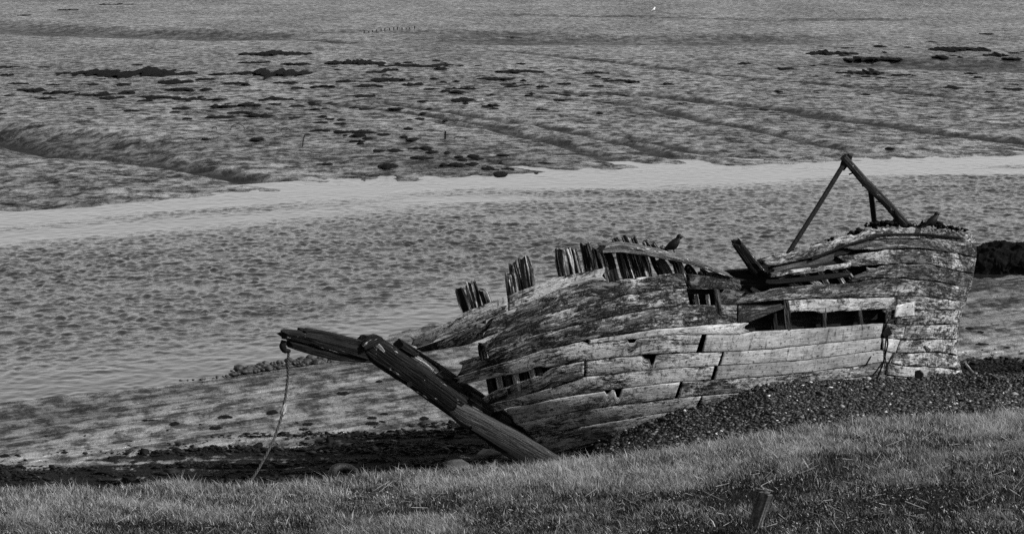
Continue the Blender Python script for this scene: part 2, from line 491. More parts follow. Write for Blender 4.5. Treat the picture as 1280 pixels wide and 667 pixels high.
# wrack: rotting weed along the foot of the bank
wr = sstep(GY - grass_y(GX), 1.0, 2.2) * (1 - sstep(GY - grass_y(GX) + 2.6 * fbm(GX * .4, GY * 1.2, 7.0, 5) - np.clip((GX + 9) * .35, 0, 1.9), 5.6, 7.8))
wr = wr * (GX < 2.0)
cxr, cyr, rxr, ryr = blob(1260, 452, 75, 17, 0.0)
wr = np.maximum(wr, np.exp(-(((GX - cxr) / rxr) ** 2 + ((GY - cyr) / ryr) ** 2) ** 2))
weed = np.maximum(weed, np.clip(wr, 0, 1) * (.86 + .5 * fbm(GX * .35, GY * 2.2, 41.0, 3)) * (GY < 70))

# rippled, weedy strip just above the near waterline
dw = near_shore(GX) - GY
band = sstep(dw + .8 * fbm(GX * .4, GY * .8, 14.0, 3), .2, .9) * (1 - sstep(dw + 1.5 * fbm(GX * .3, GY * .9, 15.0, 3), 2.6, 4.6)) * (GY < 100) * .7
def mud_material():
    t = NT('wet_estuary_mud')
    p = t.pos()
    n1 = t.noise(t.mapping(p, (0.10, 0.05, 1)), 1.0, 6, 0.62)
    n2 = t.noise(t.mapping(p, (1.9, 0.85, 1)), 1.0, 6, 0.68, 0.4)
    n3 = t.noise(p, 3.2, 4, 0.65)
    wv = t.node('ShaderNodeTexWave', wave_type='BANDS', bands_direction='X')
    t.put(wv.inputs['Vector'], t.mapping(p, (1, 1, 1), (0, 0, 0), (0, 0, math.radians(62))))
    t.put(wv.inputs['Scale'], 0.55); t.put(wv.inputs['Distortion'], 5.0); t.put(wv.inputs['Detail'], 3.0); t.put(wv.inputs['Detail Scale'], 1.4)
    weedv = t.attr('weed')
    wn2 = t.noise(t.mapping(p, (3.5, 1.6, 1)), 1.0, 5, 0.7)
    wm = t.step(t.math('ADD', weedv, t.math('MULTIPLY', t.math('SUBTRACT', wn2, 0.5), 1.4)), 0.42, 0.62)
    st = t.noise(t.mapping(p, (0.62, 0.75, 1), (0, 0, 0), (0, 0, math.radians(-8))), 1.0, 8, 0.74, 0.6)
    st2 = t.noise(t.mapping(p, (1.9, 1.1, 1), (0, 0, 0), (0, 0, math.radians(-10))), 1.0, 5, 0.72)
    sepp = t.node('ShaderNodeSeparateXYZ'); t.put(sepp.inputs[0], p)
    nearf = t.step(sepp.outputs[1], 72.0, 92.0, 1.0, 0.0)
    mp = t.node('ShaderNodeMapping', vector_type='TEXTURE'); t.put(mp.inputs['Vector'], p)
    t.put(mp.inputs['Rotation'], (0, 0, math.radians(43))); t.put(mp.inputs['Scale'], (6.0, .42, 1))
    stn = t.noise(mp.outputs[0], 1.0, 7, 0.68, 0.4)
    st = t.mix(t.math('MULTIPLY', nearf, .85), st, stn)
    base = t.mix(t.step(st, t.mix(nearf, .36, .31), t.mix(nearf, .64, .69)), 0.014, 0.20)
    base = t.math('MULTIPLY', base, t.mix(nearf, .78, 1.0))
    base = t.math('MULTIPLY', base, t.mix(t.step(st2, 0.40, 0.60), 0.4, 1.3))
    base = t.math('MULTIPLY', base, t.mix(t.step(n1, 0.36, 0.64), 0.6, 1.2))
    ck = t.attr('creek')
    base = t.mix(t.math('MULTIPLY', ck, 0.95), base, 0.016)  # shade of the creek slopes painted into the mud colour
    sn = t.math('MULTIPLY', t.attr('stain'), t.step(t.noise(t.mapping(p, (2.0, 1.3, 1)), 1.0, 5, .7), .3, .62))
    base = t.mix(sn, base, 0.025)
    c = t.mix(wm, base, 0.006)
    rough = t.mix(t.step(st2, 0.35, 0.65), 0.55, 0.22)
    rough = t.mix(wm, t.mix(ck, rough, .75), 0.75)
    wetv = t.math('MULTIPLY', t.step(st2, 0.40, 0.60), t.step(st, 0.36, 0.62))
    wetv = t.math('MULTIPLY', t.math('ADD', t.mix(wetv, 0.02, 1.0), t.step(sepp.outputs[1], 165.0, 270.0, 0.0, 0.55)), t.mix(t.step(n1, 0.36, 0.64), .45, 1.1))
    spec = t.mix(wm, t.mix(ck, t.math('MULTIPLY', wetv, t.math('SUBTRACT', 1.0, t.math('MULTIPLY', sn, .85))), 0.03), 0.04)
    h = t.math('ADD', t.math('MULTIPLY', n2, 1.0), t.math('MULTIPLY', n3, 0.35))
    h = t.math('ADD', h, t.math('MULTIPLY', wv.outputs['Fac'], 0.25))
    h = t.math('ADD', h, t.math('MULTIPLY', wm, 0.25))
    t.bump(t.math('ADD', t.math('MULTIPLY', h, t.math('SUBTRACT', 1.0, t.math('MULTIPLY', ck, .93))), t.math('MULTIPLY', st, 0.5)), 1.0, 0.30)
    return t.finish(c, rough, spec)
M_MUD = mud_material()
o = mesh_ob('mudflat', np.stack([GX, GY, GZ], -1), grid_faces(*GX.shape), M_MUD, smooth=True, attr={'weed': weed.ravel(), 'creek': creek_shade(GX, GY).ravel(), 'stain': np.maximum(stain, band).ravel()})
tag(o, 'wet grey mudflats with creeks on both sides of the river', kind='structure')

# --- river: wind-rippled water, smooth in the lee of both shores
xr = np.concatenate([np.linspace(-75, -24, 22)[:-1], np.arange(-24, 27, 0.075), np.linspace(27, 85, 26)])
yr = np.concatenate([np.arange(44, 58, 0.5), np.arange(58, 124, 0.095), np.arange(124, 152, 0.8)])
WX, WY = np.meshgrid(xr, yr, indexing='ij')
dn, df = WY - near_shore(WX), far_shore(WX) - WY
gust = 0.5 + 0.5 * fbm(WX * .07, WY * .12, 3.0, 3)
rough_w = sstep(df + 5 * fbm(WX * .10, WY * .35, 8.0, 4), 4, 12.5) * (0.22 + 0.78 * sstep(dn, 1, 11)) * (0.6 + 0.8 * gust)
lw = sstep(-WX, -4, 10)
lane = np.exp(-((df + 1.5 * fbm(WX * .12, WY * .3, 19.0, 3) - 9.5) / 2.2) ** 2)
mid_ = np.exp(-((df + 1.5 * fbm(WX * .12, WY * .3, 20.0, 3) - 5.6) / 1.3) ** 2)
rough_w = rough_w * (1 - .85 * lane * lw) + .35 * mid_ * lw
rough_w = np.maximum(rough_w, 0.12 + 0.10 * fbm(WX * .15, WY * .6, 18.0, 3))
def ridge(x, y, z): return 1 - 2 * np.abs(vnoise(x, y, z))
wx = WX + .2 * vnoise(WX * .6, WY * .6, 11.0); wy = WY + .5 * vnoise(WX * .5, WY * .4, 12.0)
wave = 0.036 * vnoise(wx * 5.0 + .4 * wy, wy * 3.4, 1.0) + 0.018 * vnoise(wx * 8.5 - wy, wy * 4.8, 2.0) + 0.022 * vnoise(wx * 2.3, wy * 2.0, 3.0) + 0.012 * vnoise(WX * .25, WY * .35, 4.0)
WZZ = WZ + wave * rough_w
def water_material():
    t = NT('river_water')
    p = t.pos()
    n = t.noise(t.mapping(p, (3.0, 4.0, 1)), 1.0, 3, 0.6)
    t.bump(t.math('MULTIPLY', n, t.attr('ripple')), 1.0, 0.05)
    m = t.finish(0.012, 0.08, 0.5)
    t.b.inputs['IOR'].default_value = 1.33
    return m
gf = grid_faces(*WX.shape)
wet = ((WY > near_shore(WX) - 1.5) & (WY < far_shore(WX) + 3.5)).ravel()
gf = gf[wet[gf].all(1)]
o = mesh_ob('river', np.stack([WX, WY, WZZ], -1), gf, water_material(), smooth=True, attr={'ripple': rough_w.ravel()})
tag(o, 'tidal river channel with wind ripples behind the wreck', kind='structure')

# --- shingle bank (base sheet) and its stones
xs_ = np.linspace(0.2, 16, 130); fs_ = np.linspace(0, 1, 50)
SX = np.repeat(xs_[:, None], 50, 1)
y0, y1 = grass_y(SX) - 0.6, crest_y(SX) + 1.2
SY = y0 + (y1 - y0) * fs_[None, :]
SZ = ground_z(SX, SY) + 0.03 * np.sin(np.pi * fs_)[None, :] ** .5 * sstep(SX, 0.2, 1.2) - 0.02
M_SHINGLE = speck_material('dark_shingle', 0.003, 0.012, 14, 0.8, 0.1, 0.05)
o = mesh_ob('shingle_bank', np.stack([SX, SY, SZ], -1), grid_faces(130, 50), M_SHINGLE, smooth=True)
tag(o, 'bank of dark shingle heaped against the hull', kind='structure')

ICO = None
def ico():
    global ICO
    if ICO is None:
        bm = bmesh.new(); bmesh.ops.create_icosphere(bm, subdivisions=1, radius=1)
        ICO = (np.array([v.co[:] for v in bm.verts]), np.array([[v.index for v in f.verts] for f in bm.faces])); bm.free()
    return ICO
def scatter_stones(name, pts, size, flat, mat, tone):
    v = np.array([(1, 0, 0), (.3, .95, 0), (-.8, .6, 0), (-.8, -.6, 0), (.3, -.95, 0), (.1, 0, .9), (0, 0, -.9)], float)
    f = np.array([(0, 1, 5), (1, 2, 5), (2, 3, 5), (3, 4, 5), (4, 0, 5), (1, 0, 6), (2, 1, 6), (3, 2, 6), (4, 3, 6), (0, 4, 6)])
    n = len(pts)
    jit = 1 + RNG.uniform(-.3, .3, (n, len(v), 1))
    s = size[:, None, None] * np.stack([RNG.uniform(.7, 1.4, n), RNG.uniform(.7, 1.4, n), flat * RNG.uniform(.6, 1.2, n)], -1)[:, None, :]
    P = v[None] * jit * s
    th = RNG.uniform(0, 6.28, n); c, s_ = np.cos(th)[:, None], np.sin(th)[:, None]
    tilt = RNG.normal(0, .35, n)[:, None]
    x, y, z = P[..., 0], P[..., 1], P[..., 2]
    z = z + x * tilt
    P = np.stack([x * c - y * s_, x * s_ + y * c, z], -1) + pts[:, None, :]
    F = (f[None] + (np.arange(n) * len(v))[:, None, None]).reshape(-1, 3)
    return mesh_ob(name, P.reshape(-1, 3), F, mat, attr={'tone': np.repeat(tone, len(v))})
def stone_material(name='wet_pebbles', spec=.25):
    t = NT(name)
    tone = t.attr('tone')
    n = t.noise(t.pos(), 40, 3, 0.6)
    t.bump(n, 0.5, 0.01)
    return t.finish(t.math('MULTIPLY', tone, t.mix(n, .6, 1.4)), 0.6, spec)
M_STONE = stone_material()
M_WRACK = stone_material('rotting_wrack', .05)
N = 44000
sx = RNG.uniform(0.5, 13.5, N)
sf = RNG.uniform(-0.12, 1.12, N)
sy = grass_y(sx) + (crest_y(sx) - grass_y(sx)) * sf + RNG.normal(0, .15, N)
keep = (sstep(sx, .4, 1.6) > RNG.uniform(0, 1, N) * .8) & (sy < crest_y(sx) + .7) & (sx / sy < .235)
sx, sy = sx[keep], sy[keep]
size = np.clip(RNG.lognormal(math.log(.024), .45, len(sx)), .011, .09)
tone = np.clip(RNG.lognormal(math.log(.013), 1.25, len(sx)), .002, .6)
o = scatter_stones('shingle_stones', np.stack([sx, sy, ground_z(sx, sy) + size * .25], -1), size, .6, M_STONE, tone)
tag(o, 'dark pebbles of the shingle bank', kind='stuff')

# --- grass bank (soil sheet) and its blades
xg = np.linspace(-17, 18, 150); fg = np.concatenate([np.linspace(0, .25, 30)[:-1], np.linspace(.25, 1, 20)])
BX = np.repeat(xg[:, None], len(fg), 1)
yt = grass_y(BX) + 0.25 * fbm(BX * 1.5, 0 * BX, 12.0, 3)
BY = yt + fg[None, :] * (-16 - yt)
BZ = ground_z(BX, BY) + 0.025 - 0.15 * (fg[None, :] == 0)
M_SOIL = speck_material('turf_soil', 0.006, 0.02, 10, 0.95, 0.1, 0.05)
o = mesh_ob('grass_bank', np.stack([BX, BY, BZ], -1), grid_faces(150, len(fg)), M_SOIL, smooth=True)
tag(o, 'grassy bank in the foreground sloping down to the shore', kind='structure')

def grass(name, n, ylo, yhi, hmean, seed, label):
    R = np.random.default_rng(seed)
    x = R.uniform(-11, 12.5, n)
    d = R.uniform(ylo, yhi, n)
    kk = (np.abs(x) < (grass_y(x) - d + .5) * .226) & (grass_y(x) - d > 33)
    x, d = x[kk], d[kk]; n = len(x)
    y = grass_y(x) + 0.25 * fbm(x * 1.5, 0 * x, 12.0, 3) - d
    clump = fbm(x * .8, y * .8, 21.0, 3)
    clump2 = fbm(x * 2.6, y * 2.6, 23.0, 2)
    k = R.uniform(0, 1, n) < np.maximum(0.66 + .8 * clump + .5 * clump2, .3)
    x, y, d, clump, clump2 = x[k], y[k], d[k], clump[k], clump2[k]
    n = len(x)
    z = ground_z(x, y) + 0.02
    h = hmean * np.clip(R.lognormal(0, .35, n), .4, 2.2) * (1 + .5 * clump + .35 * clump2)
    h = h * (1.0 + 0.9 * (1 - sstep(d, .3, 2.2))) * (0.6 + 0.4 * sstep(d, 0, .4))
    w = R.uniform(.004, .010, n)
    a_ = R.uniform(0, 6.283, n)
    lean = R.uniform(.15, 1.15, n) * h
    wind = 0.10 * h
    ux, uy = np.cos(a_), np.sin(a_)
    bx, by = R.uniform(0, 6.283, n), None
    lx, ly = np.cos(bx) * lean - wind, np.sin(bx) * lean
    P = np.zeros((n, 5, 3))
    for q, (t_, ww) in enumerate([(0, 1), (0, -1), (.55, .8), (.55, -.8), (1, 0)]):
        P[:, q, 0] = x + ux * w * ww + lx * t_ ** 1.8
        P[:, q, 1] = y + uy * w * ww + ly * t_ ** 1.8
        P[:, q, 2] = z + h * (t_ - .12 * t_ * t_ * (lean / h) ** 2 * 2)
    base = np.arange(n)[:, None] * 5
    F = np.concatenate([base + np.array([[0, 1, 3]]), base + np.array([[0, 3, 2]]), base + np.array([[2, 3, 4]])])
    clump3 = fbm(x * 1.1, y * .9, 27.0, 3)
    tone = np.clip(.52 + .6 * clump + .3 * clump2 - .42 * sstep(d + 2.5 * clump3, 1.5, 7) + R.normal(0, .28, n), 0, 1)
    dry = np.where(R.uniform(0, 1, n) < .14 * (1 - .75 * sstep(d, .6, 5)), 1.0, 0.0)
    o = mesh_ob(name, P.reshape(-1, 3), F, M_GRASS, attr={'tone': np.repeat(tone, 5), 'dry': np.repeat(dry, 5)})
    return tag(o, label, kind='stuff')
def grass_material():
    t = NT('coarse_grass')
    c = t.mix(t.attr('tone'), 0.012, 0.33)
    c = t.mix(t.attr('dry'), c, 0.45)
    df_ = t.node('ShaderNodeBsdfDiffuse'); tr = t.node('ShaderNodeBsdfTranslucent'); mx = t.node('ShaderNodeMixShader')
    t.put(df_.inputs[0], c); t.put(tr.inputs[0], c); mx.inputs[0].default_value = .45
    t.l.new(df_.outputs[0], mx.inputs[1]); t.l.new(tr.outputs[0], mx.inputs[2])
    t.l.new(mx.outputs[0], t.n['Material Output'].inputs[0])
    return t.m
M_GRASS = grass_material()
def herbs(n, seed):                                  # low broad-leaved weeds and dead stems among the grass
    R = np.random.default_rng(seed)
    x = R.uniform(-11, 12.5, n); d = R.uniform(.6, 17, n); y = grass_y(x) - d
    k = (np.abs(x) < (y + .5) * .226) & (y > 33) & (fbm(x * .9, y * .9, 51.0, 3) + .25 * sstep(d, 2, 8) > R.uniform(-.1, .6, n))
    x, y, d = x[k], y[k], d[k]; n = len(x)
    z = ground_z(x, y) + R.uniform(.02, .13, n)
    s_ = R.uniform(.010, .028, n); a_ = R.uniform(0, 6.28, n); ca, sa = np.cos(a_), np.sin(a_)
    tz = R.normal(0, .5, n)
    P = np.zeros((n, 4, 3))
    for q, (u_, v_) in enumerate([(1, 0), (0, .55), (-1, 0), (0, -.55)]):
        P[:, q, 0] = x + s_ * (u_ * ca - v_ * sa); P[:, q, 1] = y + s_ * (u_ * sa + v_ * ca); P[:, q, 2] = z + s_ * u_ * tz
    F1 = np.arange(n)[:, None] * 4 + np.arange(4)[None]
    m = 900
    xs2 = R.uniform(-10, 11.5, m); ds = R.uniform(.2, 12, m); ys = grass_y(xs2) - ds
    k = (np.abs(xs2) < ys * .226) & (ys > 34); xs2, ys = xs2[k], ys[k]; m = len(xs2)
    zs = ground_z(xs2, ys) + R.uniform(.03, .08, m)
    L = R.uniform(.1, .38, m); a2 = R.uniform(0, 6.28, m); up = R.uniform(-.05, .55, m)
    Q = np.zeros((m, 4, 3)); w_ = .004
    for q, (t_, ww) in enumerate([(0, -1), (1, -1), (1, 1), (0, 1)]):
        Q[:, q, 0] = xs2 + L * t_ * np.cos(a2); Q[:, q, 1] = ys + L * t_ * np.sin(a2); Q[:, q, 2] = zs + L * t_ * up + ww * w_
    V = np.concatenate([P.reshape(-1, 3), Q.reshape(-1, 3)])
    F = np.concatenate([F1, np.arange(m)[:, None] * 4 + np.arange(4)[None] + len(F1) * 4])
    tone = np.concatenate([np.repeat(np.clip(R.normal(.25, .3, n), 0, 1), 4), np.full(m * 4, .6)])
    dry = np.concatenate([np.repeat((R.uniform(0, 1, n) < .07) * 1.0, 4), np.repeat((R.uniform(0, 1, m) < .5) * .7, 4)])
    o = mesh_ob('bank_weeds', V, F, M_GRASS, attr={'tone': tone, 'dry': dry})
    return tag(o, 'low leafy weeds and dead stems scattered through the bank grass', kind='stuff')
herbs(90000, 9)
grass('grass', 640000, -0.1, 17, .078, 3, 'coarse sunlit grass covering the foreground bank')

# ------------------------------------------------------------------ the wreck
base_pt = at(900, 520, 53.0)
wreck = empty('boat_wreck', tuple(base_pt))
tag(wreck, 'rotting wooden boat wreck stranded on shingle, bow collapsed to the left', 'shipwreck')
SEED = [0]

def plank(up, lo, xt0, xt1, xb0=None, xb1=None, paint=.4, tone=1.0, proud=None, rag0=0.0, rag1=0.0, notch=(), thick=.065, gap=.34, name='plank', edge=False, parent=None, far=False):
    SEED[0] += 1; k = SEED[0]
    xb0 = xt0 if xb0 is None else xb0; xb1 = xt1 if xb1 is None else xb1
    R = random.Random(k * 7)
    proud = R.uniform(0, .03) if proud is None else proud
    if edge and gap == .34: gap = .8
    nc = max(6, int((max(xt1, xb1) - min(xt0, xb0)) / 3.0))
    u = np.linspace(0, 1, nc)
    if edge: u = 1 - (1 - u) ** 1.5
    V = np.array([0, .07, .3, .6, .93, 1.0])
    U, VV = np.meshgrid(u, V, indexing='ij')
    x0 = xt0 + (xb0 - xt0) * VV + rag0 * vnoise(VV * 7, k * 3.1, 1.0)
    x1 = xt1 + (xb1 - xt1) * VV + rag1 * vnoise(VV * 7, k * 5.7, 2.0)
    if edge:                                           # planks that run round the stern end at the turn of the hull
        ym = lo(xt1 - 4) * VV + up(xt1 - 4) * (1 - VV)
        x1 = EDGE(ym) - .15
    X = x0 + (x1 - x0) * U
    yt_ = up(X) + gap * (.8 + .9 * vnoise(X * .11, k * 9.0, 0.0))
    yb_ = lo(X) - gap * (.7 + .7 * vnoise(X * .11, k * 9.0 + 4, 0.0))
    for (c, hw, dep) in notch:                         # broken or rotted bite out of an edge (negative = lower edge)
        m = np.clip(1 - (np.abs(X - c) / hw) ** 6, 0, 1)
        if dep > 0: yt_ = yt_ + dep * m
        else: yb_ = yb_ + dep * m
    yb_ = np.maximum(yb_, yt_ + .8)
    Yp = yt_ + (yb_ - yt_) * VV
    D = hull_y(X, Yp)
    if far: D = keel_plane(X) + (keel_plane(X) - D) * .92
    prox = proud * (1 if not edge else 1) + .012 * vnoise(X * .03, k * 2.2, 3.0) + .010 * fbm(X * .12, Yp * .5, k, 3)
    rim = np.where((VV < .05) | (VV > .95), .012, 0.0)
    sgn = -1 if far else 1
    P0 = at(X, Yp, D - sgn * (prox - rim))
    P1 = at(X, Yp, D + sgn * thick)
    nv = len(V)
    verts = np.concatenate([P0.reshape(-1, 3), P1.reshape(-1, 3)])
    q = nc * nv
    f = grid_faces(nc, nv)[:, ::-1]
    fs2 = [f, grid_faces(nc, nv) + q]
    i = np.arange(nc - 1)
    fs2.append(np.stack([i * nv, (i + 1) * nv, (i + 1) * nv + q, i * nv + q], -1))
    fs2.append(np.stack([i * nv + nv - 1, i * nv + nv - 1 + q, (i + 1) * nv + nv - 1 + q, (i + 1) * nv + nv - 1], -1))
    j = np.arange(nv - 1)
    fs2.append(np.stack([j, j + q, j + 1 + q, j + 1], -1))
    e_ = (nc - 1) * nv
    fs2.append(np.stack([e_ + j, e_ + j + 1, e_ + j + 1 + q, e_ + j + q], -1))
    s = np.cumsum(np.concatenate([[0], np.linalg.norm(np.diff(P0[:, 2], axis=0), axis=1)]))
    tt = VV * np.linalg.norm(P0[:, 0] - P0[:, -1], axis=1)[:, None]
    uv = np.stack([np.repeat(s[:, None], nv, 1), tt], -1).reshape(-1, 2)
    o = mesh_ob(name, verts, np.concatenate(fs2), M_PLANK, uv=np.concatenate([uv, uv]), smooth=False)
    o['paint'] = float(paint); o['tone'] = float(tone)
    adopt(o, parent or wreck)
    return o

def beam(name, pts, w, d, mat, parent=wreck, ns=10, rag=.03, seed=None, rings=None, split=.25, ends=.0, smooth=False, sq=3.5, label=None, up=None):
    """a timber: centre line through world points, width w (across, in the picture plane) and depth d, with split weathered faces"""
    SEED[0] += 1; k = SEED[0] if seed is None else seed
    P = np.asarray(pts, float)
    L = np.concatenate([[0], np.cumsum(np.linalg.norm(np.diff(P, axis=0), axis=1))])
    nr = rings or max(4, int(L[-1] / .09))
    s = np.linspace(0, L[-1], nr)
    C = np.stack([np.interp(s, L, P[:, i]) for i in range(3)], -1)
    W = np.interp(s, L, np.broadcast_to(w, len(L))) ; Dp = np.interp(s, L, np.broadcast_to(d, len(L)))
    T = np.gradient(C, axis=0); T /= np.linalg.norm(T, axis=1)[:, None]
    view = np.array([0, 1.0, 0]) if up is None else np.asarray(up, float)
    A = np.cross(T, view); A /= np.linalg.norm(A, axis=1)[:, None]
    B = np.cross(A, T)
    th = np.linspace(0, 2 * np.pi, ns, endpoint=False) + np.pi / ns
    ca = np.sign(np.cos(th)) * np.abs(np.cos(th)) ** (2 / sq); sa = np.sign(np.sin(th)) * np.abs(np.sin(th)) ** (2 / sq)
    rad = 1 + rag * 2 * fbm(s[:, None] * 4, th[None, :] * 2.0, k * 3.3, 3) + split * np.minimum(0, vnoise(s[:, None] * .5, th[None, :] * 3.5, k * 1.7))
    V = C[:, None, :] + A[:, None, :] * (ca[None, :, None] * (W / 2)[:, None, None] * rad[..., None]) + B[:, None, :] * (sa[None, :, None] * (Dp / 2)[:, None, None] * rad[..., None])
    if ends:                                           # ragged rotten end
        j = ends * vnoise(th * 2.2, k * 1.0, 0.0)
        V[-1] += T[-1] * j[:, None]; V[0] -= T[0] * (ends * vnoise(th * 2.2, k + 9.0, 0.0))[:, None]
    i, j = np.meshgrid(np.arange(nr - 1), np.arange(ns), indexing='ij')
    q0 = i * ns + j; q1 = i * ns + (j + 1) % ns
    F = np.stack([q0, q1, q1 + ns, q0 + ns], -1).reshape(-1, 4)
    c0, c1 = C[0], C[-1]
    verts = np.concatenate([V.reshape(-1, 3), [c0, c1]])
    cap = [(int(nr * ns), int((jj + 1) % ns), int(jj)) for jj in range(ns)] + [(int(nr * ns + 1), int((nr - 1) * ns + jj), int((nr - 1) * ns + (jj + 1) % ns)) for jj in range(ns)]
    uv = np.stack([np.repeat(s[:, None], ns, 1), np.repeat((th / 6.283 * 2 * (np.mean(W) + np.mean(Dp)))[None], nr, 0)], -1).reshape(-1, 2)
    uv = np.concatenate([uv, [[0, 0], [s[-1], 0]]])
    o = mesh_ob(name, verts, [tuple(map(int, f)) for f in F] + cap, mat, uv=uv, smooth=smooth)
    if label: o['label'] = label
    if parent:
        adopt(o, parent)
    return o

m_px = lambda Y: Y / FPX                               # metres per photo pixel at distance Y

# --- bow planking, top strake downwards
plank(A0, A1, 512, 634, 519, 633, .58, .85, rag0=3, name='plank', notch=[(552, 9, -3), (566, 6, -2)])
plank(A0, A1, 635, 757, 635, 754, .56, .85, rag1=6)
plank(A1, A2, 519, 622, 528, 600, .30, .7, rag0=4, rag1=5, proud=-.03, notch=[(604, 7, 4), (622, 5, 4)])
plank(A1, A2, 616, 853, 603, 859, .34, .8, notch=[(640, 6, 4)], rag0=5)
plank(A1, A2, 859, 928, 863, 922, .22, .7, rag1=7)
plank(A2, A3, 606, 858, 601, 862, .36, .8, rag0=6, notch=[(610, 7, 4)])
plank(A2, A3, 892, 930, 893, 925, .18, .7, rag1=5, notch=[(900, 4, 5)])
plank(A3, A4, 574, 921, 572, 921, .40, .82, rag0=7)
plank(A3, curve([(900,403),(945,402),(985,404)]), 922, 985, 922, 940, .16, .7, rag1=5)
A4c = curve([(571,471),(599,462),(650,447),(680,437),(729,426.5),(737,430),(800,423),(841,418),(920,418)])
plank(A4, A4b, 736, 937, 736, 934, .74, 1.0, rag1=6)
plank(A4c, A5, 573, 877, 575, 870, .60, .9, rag0=7, notch=[(672, 8, -3), (790, 5, 4)])
plank(A5o, A6, 604, 730, 604, 730, .52, .85, rag0=5)
plank(A5o, A6, 732, 903, 732, 897, .66, .95, notch=[(810, 7, 5), (816, 3, 9)])
plank(A6, A7, 611, 893, 620, 888, .62, .95, rag0=5)
plank(A7, A8, 632, 850, 645, 843, .70, .92, rag0=4, notch=[(759, 3, 5), (773, 4, 10)])
plank(A8, A9, 646, 877, 664, 868, .60, .85, rag0=4)
plank(A9, A10, 664, 900, 692, 900, .60, .78, rag0=3)
plank(A10, A11, 694, 900, 715, 900, .56, .7)
# --- midships, long pale repaired strakes
plank(A4b, A5, 883, 1104, 877, 1101, .94, .70, proud=.02)
plank(A5, A6, 905, 1102, 899, 1100, .96, .72, proud=.025)
plank(A6, A7, 897, 1104, 892, 1104, .94, .70, proud=.02)
plank(A7, A8, 853, 1108, 847, 1106, .50, .75, proud=.012)
plank(A8, A9, 878, 1108, 872, 1108, .48, .7)
# --- stern, planks wrapping round
plank(T0, T1, 951, 1219, 955, 1219, .46, .75, rag0=8, edge=True, gap=.5, notch=[(985, 4, 2), (1003, 7, 3), (1036, 9, 2), (1048, 5, -3), (1070, 6, 3), (1098, 5, 2), (1132, 6, 1.5), (1178, 8, 1.5), (1206, 5, 2)])
plank(T1, T2, 1050, 1220, 1084, 1220, .36, .7, rag0=11, edge=True, notch=[(1066, 5, 2), (1080, 6, -3)])
plank(T2, T3, 1046, 1218, 1062, 1218, .42, .75, edge=True)
plank(T3a, curve([(960,347),(1011,341.5),(1040,338),(1062,335)]), 962, 1066, 964, 1060, .50, .8, rag0=5, rag1=4, gap=.2, notch=[(985, 5, -2), (1018, 6, 2), (1034, 4, -2)])
plank(T3, T4, 1086, 1216, 1066, 1216, .32, .75, rag0=11, edge=True, notch=[(1092, 7, 3)])
plank(T4, T5, 935, 1214, 909, 1214, .36, .75, edge=True, proud=.04, rag0=3)
plank(T5, T6, 984, 1119, 987, 1110, .66, .85, proud=.0, notch=[(1005, 18, -2.5), (1050, 7, -1.5)], rag1=2)
plank(T5, T6, 1120, 1206, 1120, 1206, .50, .78, edge=True)
plank(T6, A4b, 1121, 1200, 1119, 1200, .46, .78, edge=True)
plank(curve([(1100,386),(1145,376)]), curve([(1100,398),(1145,394)]), 1120, 1143, 1117, 1143, 1.0, 1.15, proud=.06, gap=.1)
plank(T6, A4b, 1103, 1122, 1108, 1119, .12, .7, rag0=3, rag1=3, proud=-.04)
plank(A4b, A5, 1133, 1199, 1127, 1199, .48, .78, edge=True)
plank(A4b, A5, 1104, 1132, 1102, 1127, .45, .9, rag1=2)
plank(A5, A6, 1126, 1198, 1120, 1198, .52, .8, edge=True)
plank(A5, A6, 1103, 1125, 1103, 1119, .88, 1.05)
plank(A6, A7, 1118, 1200, 1114, 1200, .50, .78, edge=True)
plank(A6, A7, 1104.5, 1117, 1104.5, 1113, .7, .9)
plank(A7, A8, 1109, 1203, 1108, 1203, .58, .78, edge=True)
plank(A8, curve([(1100,490),(1206,492)]), 1109, 1204, 1109, 1204, .6, .8, edge=True)

# --- far side planking, a dark lining added to blacken the openings, and deck remains (hide the inside of the hull)
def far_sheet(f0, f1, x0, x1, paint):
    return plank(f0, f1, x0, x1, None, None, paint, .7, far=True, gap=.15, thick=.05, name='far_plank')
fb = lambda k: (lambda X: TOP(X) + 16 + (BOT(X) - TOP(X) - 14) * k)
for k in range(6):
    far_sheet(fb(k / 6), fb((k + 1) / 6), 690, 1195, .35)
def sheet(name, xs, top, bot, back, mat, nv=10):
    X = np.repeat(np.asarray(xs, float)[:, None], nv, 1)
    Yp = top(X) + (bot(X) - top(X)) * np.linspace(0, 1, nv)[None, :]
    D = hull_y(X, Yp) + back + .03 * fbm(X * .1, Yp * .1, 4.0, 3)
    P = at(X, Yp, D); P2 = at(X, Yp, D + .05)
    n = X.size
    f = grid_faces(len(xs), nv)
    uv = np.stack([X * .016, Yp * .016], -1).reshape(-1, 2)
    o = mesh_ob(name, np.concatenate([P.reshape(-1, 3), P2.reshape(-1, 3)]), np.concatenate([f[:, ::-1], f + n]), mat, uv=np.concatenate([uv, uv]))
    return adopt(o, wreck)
sheet('dark_lining', np.linspace(613, 690, 24), lambda X: A4(X) + 3, lambda X: A6(X) - 2, .28, M_DARK)
sheet('dark_lining', np.linspace(690, 915, 60), lambda X: A2(X) + 1, lambda X: BOT(X) - 4, .34, M_DARK)
sheet('dark_lining', np.linspace(905, 1108, 60), lambda X: T4(X) + 7, lambda X: BOT(X) - 4, .42, M_DARK)
sheet('dark_lining', np.linspace(960, 1180, 60), lambda X: np.maximum(T0(X) + 6, 292), lambda X: T4(X) + 10, .50, M_DARK)

